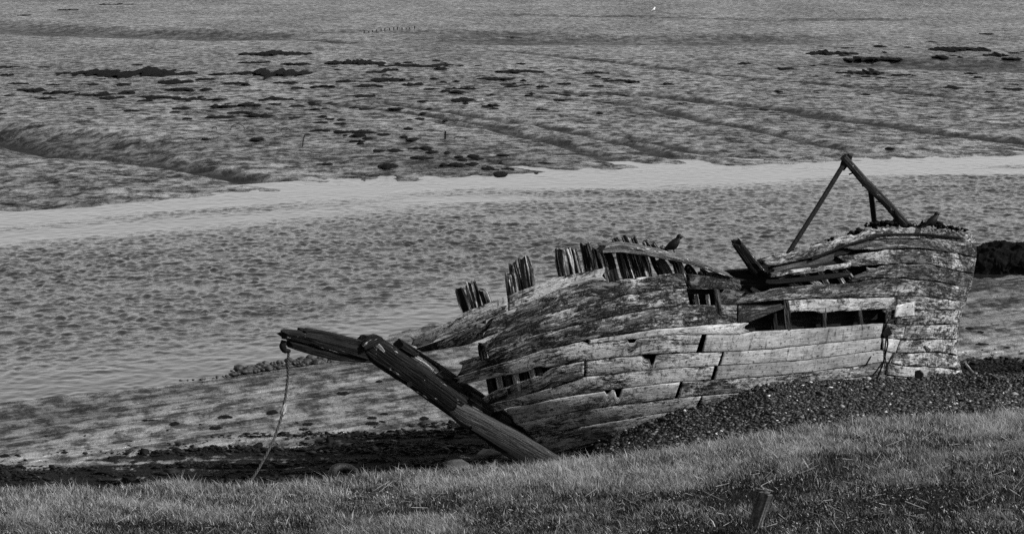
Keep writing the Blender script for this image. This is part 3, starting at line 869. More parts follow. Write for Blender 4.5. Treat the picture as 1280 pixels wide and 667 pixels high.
# deck planks still lying inside, fore-and-aft
for k in range(9):
    f = (k + .5) / 9
    xa = np.array([1010, 1050, 1100, 1150, 1195]) + (0 if k < 6 else 12)
    rim = keel_plane(xa) + (f - .5) * 2 * .8 * np.maximum(breadth(xa, T0(xa) + 6), .15)
    ya = T0(xa) + 9 - 4.0 * (f - .3) + np.where(xa < 1060, 7 - .12 * (xa - 1010), 0)
    beam('deck_plank', at(xa, ya, rim), .30, .06, M_BALK if k % 3 else M_DARK, rag=.01, split=.05, up=(0, .3, 1))

# --- bow: stem post, apron, beak timbers
KP = keel_plane
def kp(px, py, off=0.0): return at(px, py, KP(px) + off)
beam('stem_post', [kp(452, 428), kp(470, 437), kp(520, 470), kp(571, 507)], [.30, .50, .52, .50], .36, M_STEM, ns=14, rag=.02, split=.10, ends=.06)
beam('lower_stem', [kp(563, 506), kp(578, 517), kp(640, 549), kp(712, 590)], [.30, .42, .45, .45], .40, M_BALK, ns=14, rag=.015, split=.06, ends=.03, sq=3)
beam('gripe', [kp(586, 532, -.1), kp(640, 566, -.1), kp(690, 596, -.1)], [.10, .22, .26], .3, M_DARK, rag=.02)
beam('apron', [kp(500, 432, .30), kp(540, 458, .30), kp(600, 500, .30), kp(660, 545, .30), kp(700, 572, .30)], [.22, .24, .26, .26, .22], .3, M_DARK, ns=12, rag=.05, split=.25, ends=.08)
beam('apron_strip', [kp(513, 443, .02), kp(530, 453, .02), kp(549, 468, .02)], .13, .12, M_LIGHT, rag=.03)
beam('apron_strip', [kp(548, 480, .02), kp(566, 491, .02), kp(590, 505, .02)], .20, .12, M_BALK, rag=.03)
for (x, y, w, h, mt) in [(507, 436, 22, 12, M_DARK), (553, 469, 20, 15, M_DARK), (566, 481, 18, 10, M_DARK), (598, 503, 32, 15, M_DARK), (628, 523, 16, 10, M_DARK)]:
    c = math.radians(31); dx, dy = math.cos(c) * w / 2, math.sin(c) * w / 2
    beam('notch_shade_block', [kp(x - dx, y - dy, .05), kp(x + dx, y + dy, .05)], h * m_px(50), .3, mt, rag=.04, split=.3, ends=.05)  # dark blocks stand in for the shade inside the rebate notches
for pts, w, d, mt, off in [
    ([(378, 413), (410, 419), (452, 430)], [.12, .15, .17], .22, M_STEM, .10),
    ([(352, 417), (375, 420), (412, 429), (455, 441)], [.16, .22, .22, .26], .30, M_STEM, -.02),
    ([(359, 428), (390, 437), (420, 445), (458, 449)], [.14, .17, .14, .10], .26, M_DARK, .04)]:
    beam('beak_timber', [kp(x, y, off) for x, y in pts], w, d, mt, ns=12, rag=.05, split=.35, ends=.10)
beam('stem_head', [kp(452, 434, -.08), kp(462, 427, -.08), kp(470, 423, -.08)], [.14, .28, .20], .4, M_STEM, rag=.06, ends=.06)
beam('lit_broken_top', [kp(463, 424, -.20), kp(471, 430, -.22), kp(480, 439, -.20)], [.08, .11, .05], .06, M_LIGHT, rag=.08)  # pale strip stands in for sunlight on the broken joint's top
beam('bolt', [kp(512, 480, -.26), kp(512, 480, -.12)], .12, .12, M_IRON, ns=8, rings=4, up=(0, 0, 1))
hook = beam('hook', [kp(355, 425, 0), kp(353, 433, 0), kp(356, 438, 0), kp(362, 438, 0)], [.10, .14, .12, .06], .10, M_IRON, rings=12, smooth=True)

# --- frames (ribs) standing above or showing between the planks
def frame(xb, yb, xt, yt_, w, mat=None, back=.22, d=.26, name='frame', ends=.06, tail=.35):
    mat = mat or M_FRAME
    xm = xb + (xb - xt) * tail; ym = yb + (yb - yt_) * tail
    yy = [ym, yb, (yb + yt_) / 2, yt_]; xx = [xm, xb, (xb + xt) / 2, xt]
    Yb = float(hull_y(xb, yb))
    pts = [at(x, y, Yb + back + (.10 if q < 1 else 0) + (yb - y) * m_px(52) * .18) for q, (x, y) in enumerate(zip(xx, yy))]
    ww = w * m_px(52)
    return beam(name, pts, [ww, ww, ww * 1.05, ww * .85], d, mat, ns=18, rag=.14, split=.5, ends=ends)
for f in [(585,393,574,361,13),(597,388,588,353,16),(608,382,602,362,15),
          (640,370,636,342,12),(647,366,641,329,13),(661,359,655,323,18),
          (709,346,703,311,22),(722,340,716,314,14),
          (739,341,731,305,14),(752,339,745,311,18)]:
    frame(*f)
frame(769, 353, 756, 308, 15, M_STEM)
rf = random.Random(3)
xb = 782.0
while xb < 898:
    w_ = rf.uniform(7, 15)
    ln = rf.uniform(6, 15)
    top = 303 + (xb - 781) * .33 + rf.uniform(-1, 4)
    frame(xb, 348, xb - ln, top, w_, rf.choice([M_FRAME, M_FRAME, M_STEM, M_BALK]), back=.18 + rf.uniform(0, .12))
    xb += w_ * rf.uniform(.85, 1.35)
for f in [(776,312,769,299,10),(788,311,781,297,9),(797,311,792,298,8),(812,314,806,302,9),(824,317,816,305,8),(836,321,827,309,7)]:
    frame(*f, back=.55, d=.2)
beam('rail', [at(x, y, float(hull_y(x, 346)) + dy) for x, y, dy in [(752,311,.05),(775,309,.0),(800,312,.0),(850,322,.02),(880,331,.05),(908,342,.1)]], [.16,.22,.20,.17,.13,.06], .34, M_RAIL, ns=14, rag=.06, split=.4, ends=.1)
# frame ends seen in the open seam near the bow
for x, mt in [(614, M_STEM), (625, M_LIGHT), (636, M_STEM), (646, M_LIGHT), (656, M_STEM), (666, M_LIGHT), (674, M_STEM)]:
    frame(x, 487 - (x - 615) * .36, x - 4, 466 - (x - 615) * .28, 9, mt, back=.14, ends=.0)
frame(602, 443, 600, 431, 7, M_STEM, back=.05, tail=0); frame(609, 440, 607, 431, 6, M_FRAME, back=.08, tail=0)
# openings amidships
frame(985, 411, 982, 375, 8, M_BALK, back=.03, d=.14, ends=.02, tail=.02, name='window_post')
for x in (1030, 1075): frame(x, 410, x - 1, 385, 7, M_BALK, back=.14, ends=.0, tail=.1, name='window_post')
frame(969, 412, 966, 380, 6, M_DARK, back=.16); frame(899, 388, 896, 364, 9, M_BALK, back=.02, d=.2)
frame(886, 383, 884, 368, 5, M_LIGHT, back=.14, ends=0); frame(872, 382, 870, 368, 6, M_LIGHT, back=.14, ends=0)
beam('brace', [at(912, 406, 51.95), at(945, 392, 52.05), at(977, 383, 52.2)], [.2, .22, .12], .12, M_BALK, rag=.05)
for x in (974, 986, 1003, 1011, 1027, 1044, 1059):
    q_ = rf.uniform(-5, 7)
    frame(x + 9 + q_, 355 - (x - 976) * .06, x - 4 - q_ * .5, 339 + rf.uniform(-2, 4) - (x - 976) * .05, rf.uniform(2.5, 7), rf.choice([M_LIGHT, M_BALK, M_STEM]), back=.20, d=.12, ends=.04)
for x in (990, 1004, 1016, 1034):
    frame(x + 10 + rf.uniform(-3, 8), 332 - (x - 1000) * .1, x - 4, 318 - (x - 1000) * .15, rf.uniform(3, 6), rf.choice([M_BALK, M_STEM]), back=.25, d=.1)
for pts, w in [([(965,340),(1000,331),(1040,322)], .16), ([(975,346),(1010,336),(1050,327)], .12), ([(1000,327),(1030,320),(1062,312)], .14), ([(960,352),(1005,349),(1060,343)], .12)]:
    beam('wreckage', [at(x, y, float(hull_y(x, y)) + .16) for x, y in pts], w, .12, rf.choice([M_BALK, M_STEM, M_DARK]), rag=.12, split=.4, ends=.12)
beam('broken_timber', [at(966, 364, 53.4), at(944, 335, 53.3), at(920, 303, 53.2)], [.30, .27, .20], .26, M_STEM, ns=14, rag=.06, split=.3, ends=.12)
# collapsed deck wreckage between the standing frames and the stern
for pts, w, mt in [([(898,343),(925,352),(960,372)], .10, M_LIGHT), ([(905,352),(935,357),(975,358)], .24, M_DARK), ([(880,346),(915,341),(950,340)], .16, M_DARK),
                   ([(905,344),(930,362),(945,375)], .08, M_BALK), ([(920,346),(945,350),(968,353)], .22, M_DARK), ([(912,366),(935,360),(962,361)], .22, M_STEM),
                   ([(930,342),(950,338),(975,330)], .20, M_STEM), ([(945,330),(960,326),(975,327)], .18, M_DARK), ([(888,350),(900,352),(915,350)], .07, M_LIGHT), ([(893,354),(903,357),(916,355)], .06, M_LIGHT)]:
    beam('wreckage', [at(x, y, 53.3 - (y - 350) * .02) for x, y in pts], w, .2, mt, rag=.08, split=.3, ends=.08)

# --- gallows over the stern: a part with its own pieces
gal = empty('gallows', tuple(at(1058, 284, 55.6))); adopt(gal, wreck)
GY_ = 55.6
beam('leg', [at(983, 320, 54.6), at(1020, 262, 55.1), at(1056, 203, GY_)], .10, .10, M_IRON, parent=gal, ns=8, rag=.01, split=.02)
beam('leg', [at(1094, 288, 57.0), at(1091, 260, 56.5), at(1088, 236, 56.1)], .12, .12, M_IRON, parent=gal, ns=8, rag=.02, split=.02)
beam('beam', [at(1054, 196, GY_ - .05), at(1080, 226, GY_ + .1), at(1110, 256, 56.0), at(1136, 286, 56.3)], [.16, .19, .19, .22], .17, wood_material('flaking_painted_oak', .015, .05, .07), parent=gal, ns=10, rag=.03, split=.08)
beam('knee', [at(1052, 212, GY_), at(1058, 200, GY_), at(1063, 194, GY_)], [.12, .22, .12], .10, M_IRON, parent=gal, ns=8)
beam('knee', [at(1118, 282, 56.2), at(1122, 272, 56.1), at(1118, 262, 56.0)], [.22, .12, .05], .10, M_IRON, parent=gal, ns=8)
beam('cleat', [at(1061, 218, GY_), at(1067, 216, GY_), at(1070, 210, GY_)], .04, .04, M_IRON, parent=gal, ns=6)
beam('cleat', [at(1079, 233, 55.7), at(1078, 226, 55.7)], .05, .05, M_IRON, parent=gal, ns=6)
beam('strut', [at(1095, 252, 56.4), at(1104, 254, 56.0)], .03, .03, M_IRON, parent=gal, ns=6)
# chain stains: hanging weed strands and the rust hole near the keel
for k, pts in enumerate([[(1109,412),(1110,430),(1104,455),(1096,474)], [(1109,412),(1106,440),(1108,460)], [(1104,452),(1094,466),(1084,473)], [(1111,398),(1106,412),(1103,418)], [(1118,440),(1112,452),(1108,458)], [(1089,445),(1082,457)]]):
    beam('weed_strand', [at(x, y, float(hull_y(x, y)) - .05) for x, y in pts], .022, .03, M_WEED, ns=6, rag=.2)
beam('weed_clot', [at(1103, 419, float(hull_y(1103, 419)) - .05), at(1112, 413, float(hull_y(1112, 413)) - .05)], [.10, .16], .08, M_WEED, ns=8, rag=.2)
beam('drain_pipe', [at(1148, 468, float(hull_y(1148, 468)) - .14), at(1148, 467, float(hull_y(1148, 467)) + .1)], .22, .2, M_IRON, ns=12, rings=4, sq=2, rag=.15, up=(0, 0, 1))
bp = at(1158, 434, float(hull_y(1158, 434)) - .05)
beam('paint_flake', [at(1156, 432, float(hull_y(1156, 432)) - .05), at(1161, 437, float(hull_y(1161, 437)) - .05)], [.05, .10], .03, M_LIGHT, ns=6, rings=4)

# weed and rot tufts along the stern deck edge: nobody could count them
def tufts(name, spots, mat, parent=None, n=26, size=.1):
    V, F = [], []
    iv, if_ = ico(); base = 0
    for (x, y, Y, rx) in spots:
        for _ in range(n):
            p = at(x + random.gauss(0, rx), y + random.uniform(-2.5, 1.5), Y + random.gauss(0, .12))
            s = random.uniform(.3, 1) * size
            V.append(iv * np.array([s * random.uniform(.5, 1.3), s, s * random.uniform(.4, 1.0)]) * (1 + RNG.uniform(-.4, .4, (len(iv), 1))) + p)
            F.append(if_ + base); base += len(iv)
        for _ in range(n // 3):                      # stalks
            p = at(x + random.gauss(0, rx), y, Y); h = random.uniform(.06, .22); dx = random.uniform(-.12, .12)
            V.append(np.array([p, p + [.012, 0, 0], p + [dx, 0, h]])); F.append(np.array([[0, 1, 2]]) + base); base += 3
    o = mesh_ob(name, np.concatenate(V), np.concatenate(F), mat)
    o['kind'] = 'stuff'
    return adopt(o, parent) if parent else o
tufts('deck_weed', [(1092,281,55.4,5),(1103,280,55.5,7),(1112,280,55.6,4),(1140,283,55.5,5),(1160,281,55.5,6),(1172,281,55.6,5),(1183,284,55.8,6),(1196,287,56.2,5),(1075,290,54.9,4),(1065,293,54.8,3)], M_WEED, wreck, 20, .07)
tufts('deck_weed', [(958,327,53.6,5),(975,322,53.7,6),(995,315,53.8,7),(1020,307,54,8),(1045,299,54.2,8)], M_WEED, wreck, 10, .05)

# ------------------------------------------------------------------ birds
def bird(name, loc, length, yaw, mat, label, cat, pitch=.75):
    root = empty(name, tuple(loc)); root.rotation_euler = (0, 0, yaw)
    tag(root, label, cat)
    L = length
    def lathe(nm, prof, mt, sx=1.0):
        # prof: (x, z, half height, half width)
        n = 12; V = []; F = []
        for (x, z, hh, hw) in prof:
            for q in range(n):
                t_ = 2 * math.pi * q / n
                V.append((x * L, math.cos(t_) * hw * L * sx * 1.25, z * L + math.sin(t_) * hh * L))
        for i in range(len(prof) - 1):
            for q in range(n):
                F.append((i * n + q, i * n + (q + 1) % n, (i + 1) * n + (q + 1) % n, (i + 1) * n + q))
        F.append(tuple(range(n))[::-1]); F.append(tuple(range((len(prof) - 1) * n, len(prof) * n)))
        return mesh_ob(nm, V, F, mt, parent=root, smooth=True)
    lathe('body', [(-.52,.10,.03,.03),(-.38,.19,.09,.07),(-.2,.30,.19,.15),(-.02,.37,.25,.18),(.12,.44,.26,.17),(.21,.53,.22,.14),(.26,.63,.17,.11),(.27,.70,.05,.05)], mat)
    lathe('head', [(.12,.70,.03,.03),(.16,.71,.10,.08),(.24,.72,.135,.11),(.31,.72,.125,.10),(.37,.71,.08,.07),(.40,.70,.03,.03)], mat)
    lathe('bill', [(.36,.71,.045,.035),(.45,.70,.034,.024),(.54,.665,.008,.006)], M_BEAK)
    lathe('tail', [(-.72,-.02,.008,.04),(-.62,.04,.018,.06),(-.45,.13,.03,.06),(-.35,.19,.03,.05)], mat)
    for s in (-1, 1):
        n0 = len(root.children)
        V = []; F = []
        for i, (x, z, hh) in enumerate([(.12,.48,.09),(0,.40,.12),(-.2,.27,.10),(-.42,.12,.05),(-.55,.04,.015)]):
            for q in range(8):
                t_ = 2 * math.pi * q / 8
                V.append((x * L, s * (.125 - .06 * (i / 4)) * L + math.cos(t_) * .035 * L, z * L + math.sin(t_) * hh * L))
        for i in range(4):
            for q in range(8): F.append((i * 8 + q, i * 8 + (q + 1) % 8, (i + 1) * 8 + (q + 1) % 8, (i + 1) * 8 + q))
        F.append(tuple(range(8))); F.append(tuple(range(32, 40)))
        mesh_ob('wing', V, F, mat, parent=root, smooth=True)
        V = []
        for (x, z, w) in [(.02,.28,.035),(.0,.12,.018),(.03,0,.016),(.12,-.005,.012)]:
            V += [(x * L - w * L, s * .06 * L - w * L, z * L), (x * L + w * L, s * .06 * L - w * L, z * L), (x * L + w * L, s * .06 * L + w * L, z * L), (x * L - w * L, s * .06 * L + w * L, z * L)]
        F = [(i * 4 + q, i * 4 + (q + 1) % 4, i * 4 + 4 + (q + 1) % 4, i * 4 + 4 + q) for i in range(3) for q in range(4)] + [(0, 1, 2, 3), (12, 13, 14, 15)]
        mesh_ob('leg', V, F, M_BEAK, parent=root)
    return root
bird('crow', at(842, 315.5, float(hull_y(843, 346)) - .02), .44, math.radians(8), M_CROW, 'black crow perched on the sloping rail of the wreck', 'bird')
bird('crow', at(1165, 285, 54.9), .42, math.radians(20), M_CROW, 'black crow hunched on the stern of the wreck, beside the gallows', 'bird')
bird('gull', on_level(817, 14, -.2), .55, math.radians(20), M_GULL, 'white gull standing far out on the mudflat', 'bird')

# ------------------------------------------------------------------ rope, post, tyre, stones
rp = [at(x, y, Y) for x, y, Y in [(361,437,47.55),(360,450,47.5),(360,470,47.4),(357,495,47.2),(352,520,46.9),(344,545,46.5),(334,566,46.1),(322,588,45.7),(312,603,45.4)]]
rope = empty('mooring_rope', tuple(rp[-1])); tag(rope, 'frayed rope hanging from the tip of the beak down to the grass', 'rope')
def rope_strand(ph, c=0):
    P = np.array(rp); n = 160
    s = np.linspace(0, len(P) - 1, n)
    C = np.stack([np.interp(s, np.arange(len(P)), P[:, i]) for i in range(3)], -1)
    for _ in range(6): C[1:-1] = (C[:-2] + C[1:-1] * 2 + C[2:]) / 4
    tw = s * 9 + ph
    C = C + np.stack([np.cos(tw) * .014, np.sin(tw) * .014, 0 * tw], -1)
    return beam('strand', C, .027, .027, M_ROPE, parent=rope, ns=6, rings=n, rag=.08, split=0, smooth=True)
for q in range(3): rope_strand(q * 2.094)
beam('knot', [at(357, 505, 47.1), at(354, 514, 47.0), at(353, 519, 46.95)], [.06, .13, .05], .10, M_LIGHT, parent=rope, ns=8, rag=.15)

pb = hit(941, 664)
Yp_ = float(pb[1])
post = empty('mooring_post', tuple(pb)); tag(post, 'leaning square wooden post in the foreground grass', 'post')
beam('shaft', [at(931, 700, Yp_), at(944, 655, Yp_), at(957, 617, Yp_)], .17, .17, wood_material('old_post', .03, .15, .0), parent=post, ns=16, rag=.01, split=.06, ends=.02, sq=9, up=(.55, .8, .1))
o = mesh_ob('lichen', ico()[0] * np.array([.07, .06, .03]) * (1 + RNG.uniform(-.3, .3, (12, 1))) + at(957, 616, Yp_), ico()[1], M_SLAB); adopt(o, post)

def torus(name, R_, r_, mat, parent):
    n, m = 32, 14; V = []; F = []
    for i in range(n):
        for j in range(m):
            t_, u_ = 6.28318 * i / n, 6.28318 * j / m
            rr = r_ * (1 + (.06 if (i % 2 and abs(math.cos(u_)) < .9 and math.cos(u_) > 0) else 0))
            V.append(((R_ + rr * math.cos(u_)) * math.cos(t_), (R_ + rr * math.cos(u_)) * math.sin(t_), 1.1 * rr * math.sin(u_)))
            F.append((i * m + j, ((i + 1) % n) * m + j, ((i + 1) % n) * m + (j + 1) % m, i * m + (j + 1) % m))
    return mesh_ob(name, V, F, mat, parent=parent, smooth=True)
tp = on_level(429, 590, .15)
ty = empty('old_tyre', (tp[0], tp[1] + .3, .03)); ty.rotation_euler = (math.radians(24), math.radians(14), 0)
torus('tread', .23, .09, M_RUBBER, ty); tag(ty, 'old black tyre half sunk in wrack below the bow', 'tyre')

def rock(name, loc, sx, sy, sz, mat, seed, sub=2, rot=0.0):
    bm = bmesh.new(); bmesh.ops.create_icosphere(bm, subdivisions=sub, radius=1)
    v = np.array([x.co[:] for x in bm.verts]); f = np.array([[q.index for q in x.verts] for x in bm.faces]); bm.free()
    v = v * (1 + .55 * fbm(v[:, 0] * 1.3, v[:, 1] * 1.3, v[:, 2] * 1.3 + seed * 7.7, 3))[:, None] * np.array([sx, sy, sz])
    c, s = math.cos(rot), math.sin(rot)
    v = np.stack([v[:, 0] * c - v[:, 1] * s, v[:, 0] * s + v[:, 1] * c, v[:, 2]], -1)
    o = mesh_ob(name, v, f, mat)
    o.location = loc
    return o
p = on_level(574, 585, .35); tag(rock('stone', p, .27, .3, .17, M_SLAB, 3), 'grey angular stone at the grass edge under the bow', 'stone')
p = on_level(612, 566, .1); tag(rock('stone', p, .27, .35, .05, M_SLAB, 5, rot=.2), 'flat grey slab lying in the shadow under the stem', 'stone')
p = on_level(484, 596, .6); tag(rock('stone', p, .25, .12, .05, M_SLAB, 8), 'thin pale board-like stone at the grass edge left of the tyre', 'stone')
p = at(1242, 453, 58.3); q = at(1212, 457, 56.0)
stick = empty('driftwood_pole', tuple(at(1216, 466, 55.0))); tag(stick, 'thin bleached pole leaning against the foot of the stern', 'driftwood')
beam('pole', [at(1207, 454, 55.9), at(1221, 471, 54.6)], .04, .04, M_LIGHT, parent=stick, ns=6)
stick = empty('driftwood_board', tuple(at(1220, 472, 54.4))); tag(stick, 'pale splintered board lying on shingle right of the stern', 'driftwood')
beam('board', [at(1211, 474, 54.3), at(1232, 469, 54.4)], .05, .03, M_LIGHT, parent=stick, ns=6)

# weed-hung mound right of the stern
def mound(name, px0, px1, ytop, ybot, Y, thick, mat, label, cat):
    nu, nv = 150, 44
    u = np.linspace(0, 1, nu)[:, None]; v = np.linspace(0, math.pi, nv)[None, :]
    PX = px0 + (px1 - px0) * u
    top = at(PX[:, 0], ytop(PX[:, 0]), Y)[:, 2]; bot = at(PX[:, 0], ybot(PX[:, 0]), Y - thick)[:, 2]
    X = at(PX[:, 0], 330, Y)[:, 0]
    endf = np.minimum(1, np.minimum(u, 1 - u) * 14 + .25)
    h = (top - bot)[:, None] * (np.sin(v) ** .55) * endf
    yy = Y - thick * np.cos(v) * (.6 + .4 * endf)
    P = np.stack([np.repeat(X[:, None], nv, 1), np.repeat(yy, nu, 0) if yy.shape[0] == 1 else yy, bot[:, None] + h], -1)
    P = P + .26 * np.stack([fbm(P[..., 0] * 2, P[..., 1] * 2, P[..., 2] * 2 + q, 5, .65) for q in (1., 5., 9.)], -1)
    o = mesh_ob(name, P.reshape(-1, 3), grid_faces(nu, nv), mat)
    return tag(o, label, cat)
mound('weedy_groyne', 1195, 1420, curve([(1195,314),(1218,310),(1245,305),(1280,301),(1420,296)]), curve([(1195,350),(1218,348),(1280,345),(1420,342)]), 82.5, 1.2, M_WEED, 'black weed covered groyne at the water edge right of the stern', 'groyne')

# boulders of the low groyne by the water on the left
ridge_t = curve([(225,473),(250,470),(275,463),(300,457),(330,450),(360,446),(400,444),(440,441),(490,436),(560,425)])
ridge_b = curve([(225,475),(250,474),(275,471),(300,468),(330,463),(360,459),(400,454),(440,450),(490,445),(560,437)])
rx = 228.0; nb = 0
first_b = None
while rx < 520:
    for lane in range(3 if rx > 285 else 1):
        f = (lane + .5) / 3
        py = ridge_b(rx) - (ridge_b(rx) - ridge_t(rx)) * f * .55
        pz = on_level(rx + random.uniform(-3, 3), py + 1, -.45)
        s = (min(6.5, random.lognormvariate(1.2, .38)) if rx > 285 else random.uniform(1.3, 2.6)) * pz[1] / FPX
        o = rock('boulder', (pz[0], pz[1] + lane * .1, pz[2] + s * .35), s * random.uniform(1, 1.35), s * 1.1, s * random.uniform(.5, .95), M_ROCK, nb + 20, 2, random.uniform(0, 3))
        tag(o, 'dark wet boulder in the low rock line at the water edge behind the beak', 'boulder', 'boulders along the waterline')
        nb += 1
    rx += random.uniform(3.5, 6.5) if rx > 285 else random.uniform(5, 9)

# ------------------------------------------------------------------ weed clumps on the far mud
CL = [(155,91,84,6),(340,91,48,6),(8,94,9,3),(10,85,14,2),(275,92,14,6),(345,67,42,5),(370,81,18,4),(318,78,20,2),(443,79,36,5),(465,80,10,4),(22,106,13,3),(65,106,10,2.5),
(40,112,18,5),(70,115,15,6),(88,114,11,5),(55,122,14,3),(10,120,5,2),(130,116,35,4),(110,106,12,2),(155,106,9,3),(158,115,10,4),(140,122,15,2),(220,102,20,4),(225,112,18,5),(257,100,12,4),(258,112,8,3),
(190,120,18,4),(210,122,15,3),(238,123,18,3),(182,126,9,2),(292,105,13,3),(307,107,6,3),(357,103,15,3),(372,111,8,3),(403,109,15,4),(432,102,12,3),(460,107,18,4),(515,104,14,5),(485,100,20,3),(470,91,12,2),
(488,88,10,3),(580,109,14,6),(552,87,9,3),(530,83,45,2.5),(620,98,22,4),(635,104,10,3),(640,90,20,3),(540,111,10,3),(571,116,10,3),(580,125,15,3),(616,130,8,3),(617,134,6,2),(450,120,18,3),(410,120,8,2),
(113,136,5,2),(164,138,9,2),(228,135,12,3),(272,124,13,3),(280,132,16,4),(312,131,14,4),(343,129,8,2.5),(345,124,20,3),(372,132,10,2.5),(393,130,7,2),(300,141,15,3),(325,143,20,5),(275,144,18,4),(368,147,7,2),
(234,148,6,1.5),(458,135,9,2.5),(495,135,10,2),(497,131,8,2),(258,173,6,2),(322,172,9,3),(400,162,12,2),(425,153,8,2),(430,162,12,4),(455,163,14,5),(447,168,10,4),(445,174,8,3),(480,166,8,2),(510,159,6,2),
(405,200,10,3),(485,202,12,5),(492,184,8,4),(520,182,10,3),(540,186,8,3),(565,200,14,6),(590,198,8,3),(528,193,14,3),(610,204,8,3),(625,210,10,3),(660,105,10,4),(640,107,10,3),(705,104,8,4),(678,109,8,3),
(660,91,20,2),(745,91,17,3),(770,101,15,3),(790,103,9,3),(835,104,8,3),(776,115,8,4),(792,118,6,2),(745,107,10,3),(705,118,8,2),(730,119,7,2),(760,128,7,2),(678,136,8,4),(700,124,8,2),(972,114,6,2),(955,136,6,2),
(930,80,8,2),(982,86,10,3),(1040,66,30,6),(1090,71,35,6),(1060,60,8,2),(1028,78,8,2),(1075,91,28,4),(1130,94,15,3),(1192,110,12,2.5),(1213,91,8,2),(1200,62,35,5),(1175,71,10,4),(1245,69,15,5),(1265,73,12,4),
(1265,110,12,3),(1240,115,8,2),(1100,59,8,2),(1233,43,9,2),(1165,53,7,2),(1113,181,6,3),(1225,198,10,2),(30,260,28,5),(85,13,12,2),(145,6,20,2),(30,20,8,1.5),(640,43,12,2)]
rr = random.Random(5)
for _ in range(95):
    x = rr.choice([rr.uniform(0, 860), rr.uniform(380, 660), rr.uniform(1000, 1280)])
    y = rr.uniform(76, 150) if x < 860 else rr.uniform(58, 118)
    CL.append((x, y, rr.uniform(3, 8), rr.uniform(1.2, 2.6)))
for _ in range(34):
    x = rr.uniform(390, 690); CL.append((x, 158 + (x - 390) * .17 + rr.uniform(-10, 14), rr.uniform(2.5, 9), rr.uniform(1.5, 4)))
def clump(px, py, hw, hh, seed, mat=M_WEED, name='weed_clump', z0=None):
    p = on_level(px, py + hh * .35, -.25 if z0 is None else z0)
    hw, hh = hw * 1.12, hh * 1.15
    d = p[1]; a = hw * d / FPX; hh = hh * (1.16 if z0 is None else .62)
    h = max(hh * d / FPX * .45, .06 if z0 is None else .02); b = min(hh * .52 * d * d / (FPX * CAM_H) + .15, a * 1.25 + (.2 if z0 is None else .05))
    nu, nv = max(11, min(64, int(hw * 1.6))), 7
    u = np.linspace(-1, 1, nu)[:, None]; v = np.linspace(0, math.pi, nv)[None, :]
    fq = 1 if z0 is None else 4
    env = np.sqrt(np.clip(1 - u ** 2, 0, 1)) * (.25 + .7 * np.abs(vnoise(u * a * fq * 1.9, seed * 3.1, 0.0)) + .5 * np.abs(vnoise(u * a * fq * 4.5, seed * 3.1, 5.0)))
    X = u * a + 0 * v
    Yy = -np.cos(v) * b * (env * .8 + .25 * np.sqrt(np.clip(1 - u ** 2, 0, 1))) * (.9 + .6 * vnoise(u * a * 2.3, seed * 1.9, v)) + .5 * b * vnoise(u * a * .9, seed * 5.3, 0.0) * (1 - u ** 2)
    Z = np.sin(v) ** .7 * h * env * (1 + .5 * vnoise(u * a * 5, seed * 7.3, v * 1.5)) + .01
    o = mesh_ob(name, np.stack([X, Yy, Z], -1).reshape(-1, 3), grid_faces(nu, nv), mat)
    gz = float(ground_z(np.array([p[0]]), np.array([d]))[0])
    o.location = (p[0], d, gz)
    return o
BIG = {0: 'longest black weed bed on the far mud, left of centre', 1: 'second longest black weed bed, just right of the longest one', 5: 'thin black weed strip behind the long weed beds',
       8: 'flat black weed strip far out, right of the thin strip', 120: 'wide black weed bed far out on the right', 121: 'wide ragged weed bed at the right, nearest the long creek'}
for i, c in enumerate(CL):
    o = clump(*c, i)
    x, y = c[0], c[1]
    if (x, y) == (30, 260): lab = 'dark weed clump at the far waterline on the left edge'
    elif (x, y) == (155, 91): lab = 'longest black weed bed on the far mud, at the left'
    elif (x, y) == (340, 91): lab = 'second longest black weed bed, just right of the longest one'
    elif (x, y) == (345, 67): lab = 'thin black weed strip farther out than the long weed beds'
    else:
        w_ = 'wide black weed clump' if c[2] > 13 else ('small black weed clump' if c[2] > 7 else 'tiny dark weed tuft')
        col_ = 'left' if x < 213 else ('left of centre' if x < 427 else ('above the bow frames' if x < 700 else ('above the rail crow' if x < 930 else 'above the stern')))
        row_ = 'on the stony mud nearest the far waterline' if y > 150 else ('on the nearer half of the far mud' if y > 104 else 'on the farther half of the far mud')
        lab = w_ + ' ' + row_ + ', ' + col_
    tag(o, lab, 'seaweed', 'weed clumps on the far mud')

# small weed clumps on the near mud
NEAR = [(281,507,9,3,0),(188,508,10,2.5,0),(340,502,7,2,0),(196,559,8,4,0),(452,537,17,4,0),(465,513,6,3,0),(480,508,5,3,0),(465,521,8,3,0),(218,515,6,2,0),(385,519,6,2,0),(380,527,6,2,0),(322,550,6,3,0),(398,546,5,2,0),(530,516,6,2,0),(5,560,6,3,0),(1212,404,5,4,-.2),(1228,426,8,4,-.2),(1226,409,4,2,-.2),(270,522,8,2,0),(430,487,8,2,-.2),(474,471,4,2,-.2)]
for i, (x, y, a_, h_, z_) in enumerate(NEAR):
    tag(clump(x, y, a_, h_, 300 + i, z0=z_), 'small weed clump lying on the bare near mud ' + ('left of the bow' if x < 900 else 'right of the stern'), 'seaweed', 'weed clumps on the near mud')

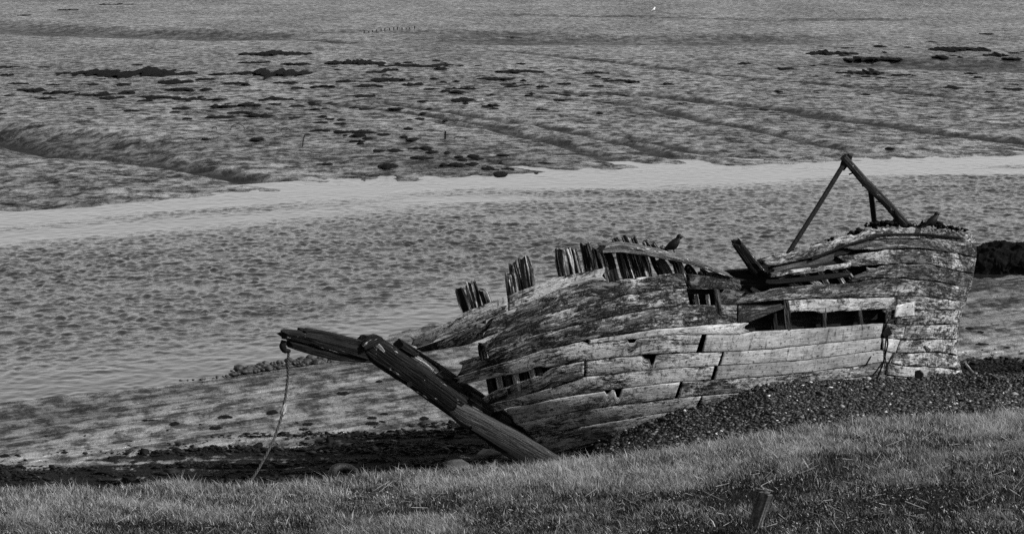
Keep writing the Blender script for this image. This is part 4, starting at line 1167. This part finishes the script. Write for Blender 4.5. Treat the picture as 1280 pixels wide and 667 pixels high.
# wrack fronds along the strand: nobody could count them
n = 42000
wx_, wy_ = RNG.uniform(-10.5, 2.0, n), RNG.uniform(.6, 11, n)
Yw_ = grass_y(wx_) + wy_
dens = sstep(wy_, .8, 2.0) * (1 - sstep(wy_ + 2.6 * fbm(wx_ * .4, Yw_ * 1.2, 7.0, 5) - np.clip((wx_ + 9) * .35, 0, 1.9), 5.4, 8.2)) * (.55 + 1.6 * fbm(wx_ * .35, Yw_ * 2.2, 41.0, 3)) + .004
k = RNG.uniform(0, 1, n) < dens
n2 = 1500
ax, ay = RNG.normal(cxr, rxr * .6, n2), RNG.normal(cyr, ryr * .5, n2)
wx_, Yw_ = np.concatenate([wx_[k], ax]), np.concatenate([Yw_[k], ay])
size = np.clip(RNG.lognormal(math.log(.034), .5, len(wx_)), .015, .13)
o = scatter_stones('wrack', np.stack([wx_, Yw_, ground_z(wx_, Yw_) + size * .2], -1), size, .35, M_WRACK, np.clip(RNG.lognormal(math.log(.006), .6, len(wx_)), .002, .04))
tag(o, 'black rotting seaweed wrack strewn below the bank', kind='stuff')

# ------------------------------------------------------------------ stakes and wire hoops far out
def thin(name, pts, r, mat, label, cat, group=None):
    o = beam(name, pts, r, r, mat, parent=None, ns=6, rings=max(8, len(pts) * 3), rag=.1, split=0, smooth=True)
    return tag(o, label, cat, group)
def gpt(px, py): 
    p = on_level(px, py, -.25); p[2] = float(ground_z(p[:1], p[1:2])[0]); return p
def above(px, py, dx, dy):
    b = gpt(px, py); s = b[1] / FPX
    return [b[0] + dx * s, b[1], b[2] + dy * s]
thin('stake', [above(556.5, 172, 0, -3), above(556.5, 172, 0, 5), above(556.5, 172, .3, 10)], .09, M_IRON, 'upright dark stake on the far mud, tallest and alone', 'stake')
thin('stake', [above(378, 181, 0, -2), above(378, 181, 1, 8), above(378, 181, 3, 15), above(378, 181, 9, 15.5)], .05, M_IRON, 'thin crooked stake bent over at its top, on the far mud', 'stake')
for cx, cy, w, h, lab in [(268,161,3,3.5,'smallest wire hoop standing in the far mud, at the left'), (297,161,9,7,'tallest wire hoop standing in the far mud, middle of three'), (357,162,6,5,'wire hoop standing in the far mud, at the right of three'), (240,174,8,2.5,'low flat wire hoop nearest the creek'), (575,172,8,4,'faint wire hoop right of the upright stake')]:
    thin('wire_hoop', [above(cx, cy, w * math.cos(t_), h * math.sin(t_) - .6) for t_ in np.linspace(math.pi, 0, 9)], .035, M_IRON, lab, 'wire hoop')
for i in range(13):
    x = 455 + i * 5.2 + rr.uniform(-1, 1); y = 39.5 - i * .15
    thin('stake', [above(x, y, 0, -1), above(x, y, .1, rr.uniform(2, 4))], .10, M_IRON, 'short stake in the row of rotten stumps far across the flats', 'stake', 'row of stumps far out')

print('objects', len(SC.objects), 'tris', sum(len(o.data.polygons) for o in SC.objects if o.type == 'MESH'))
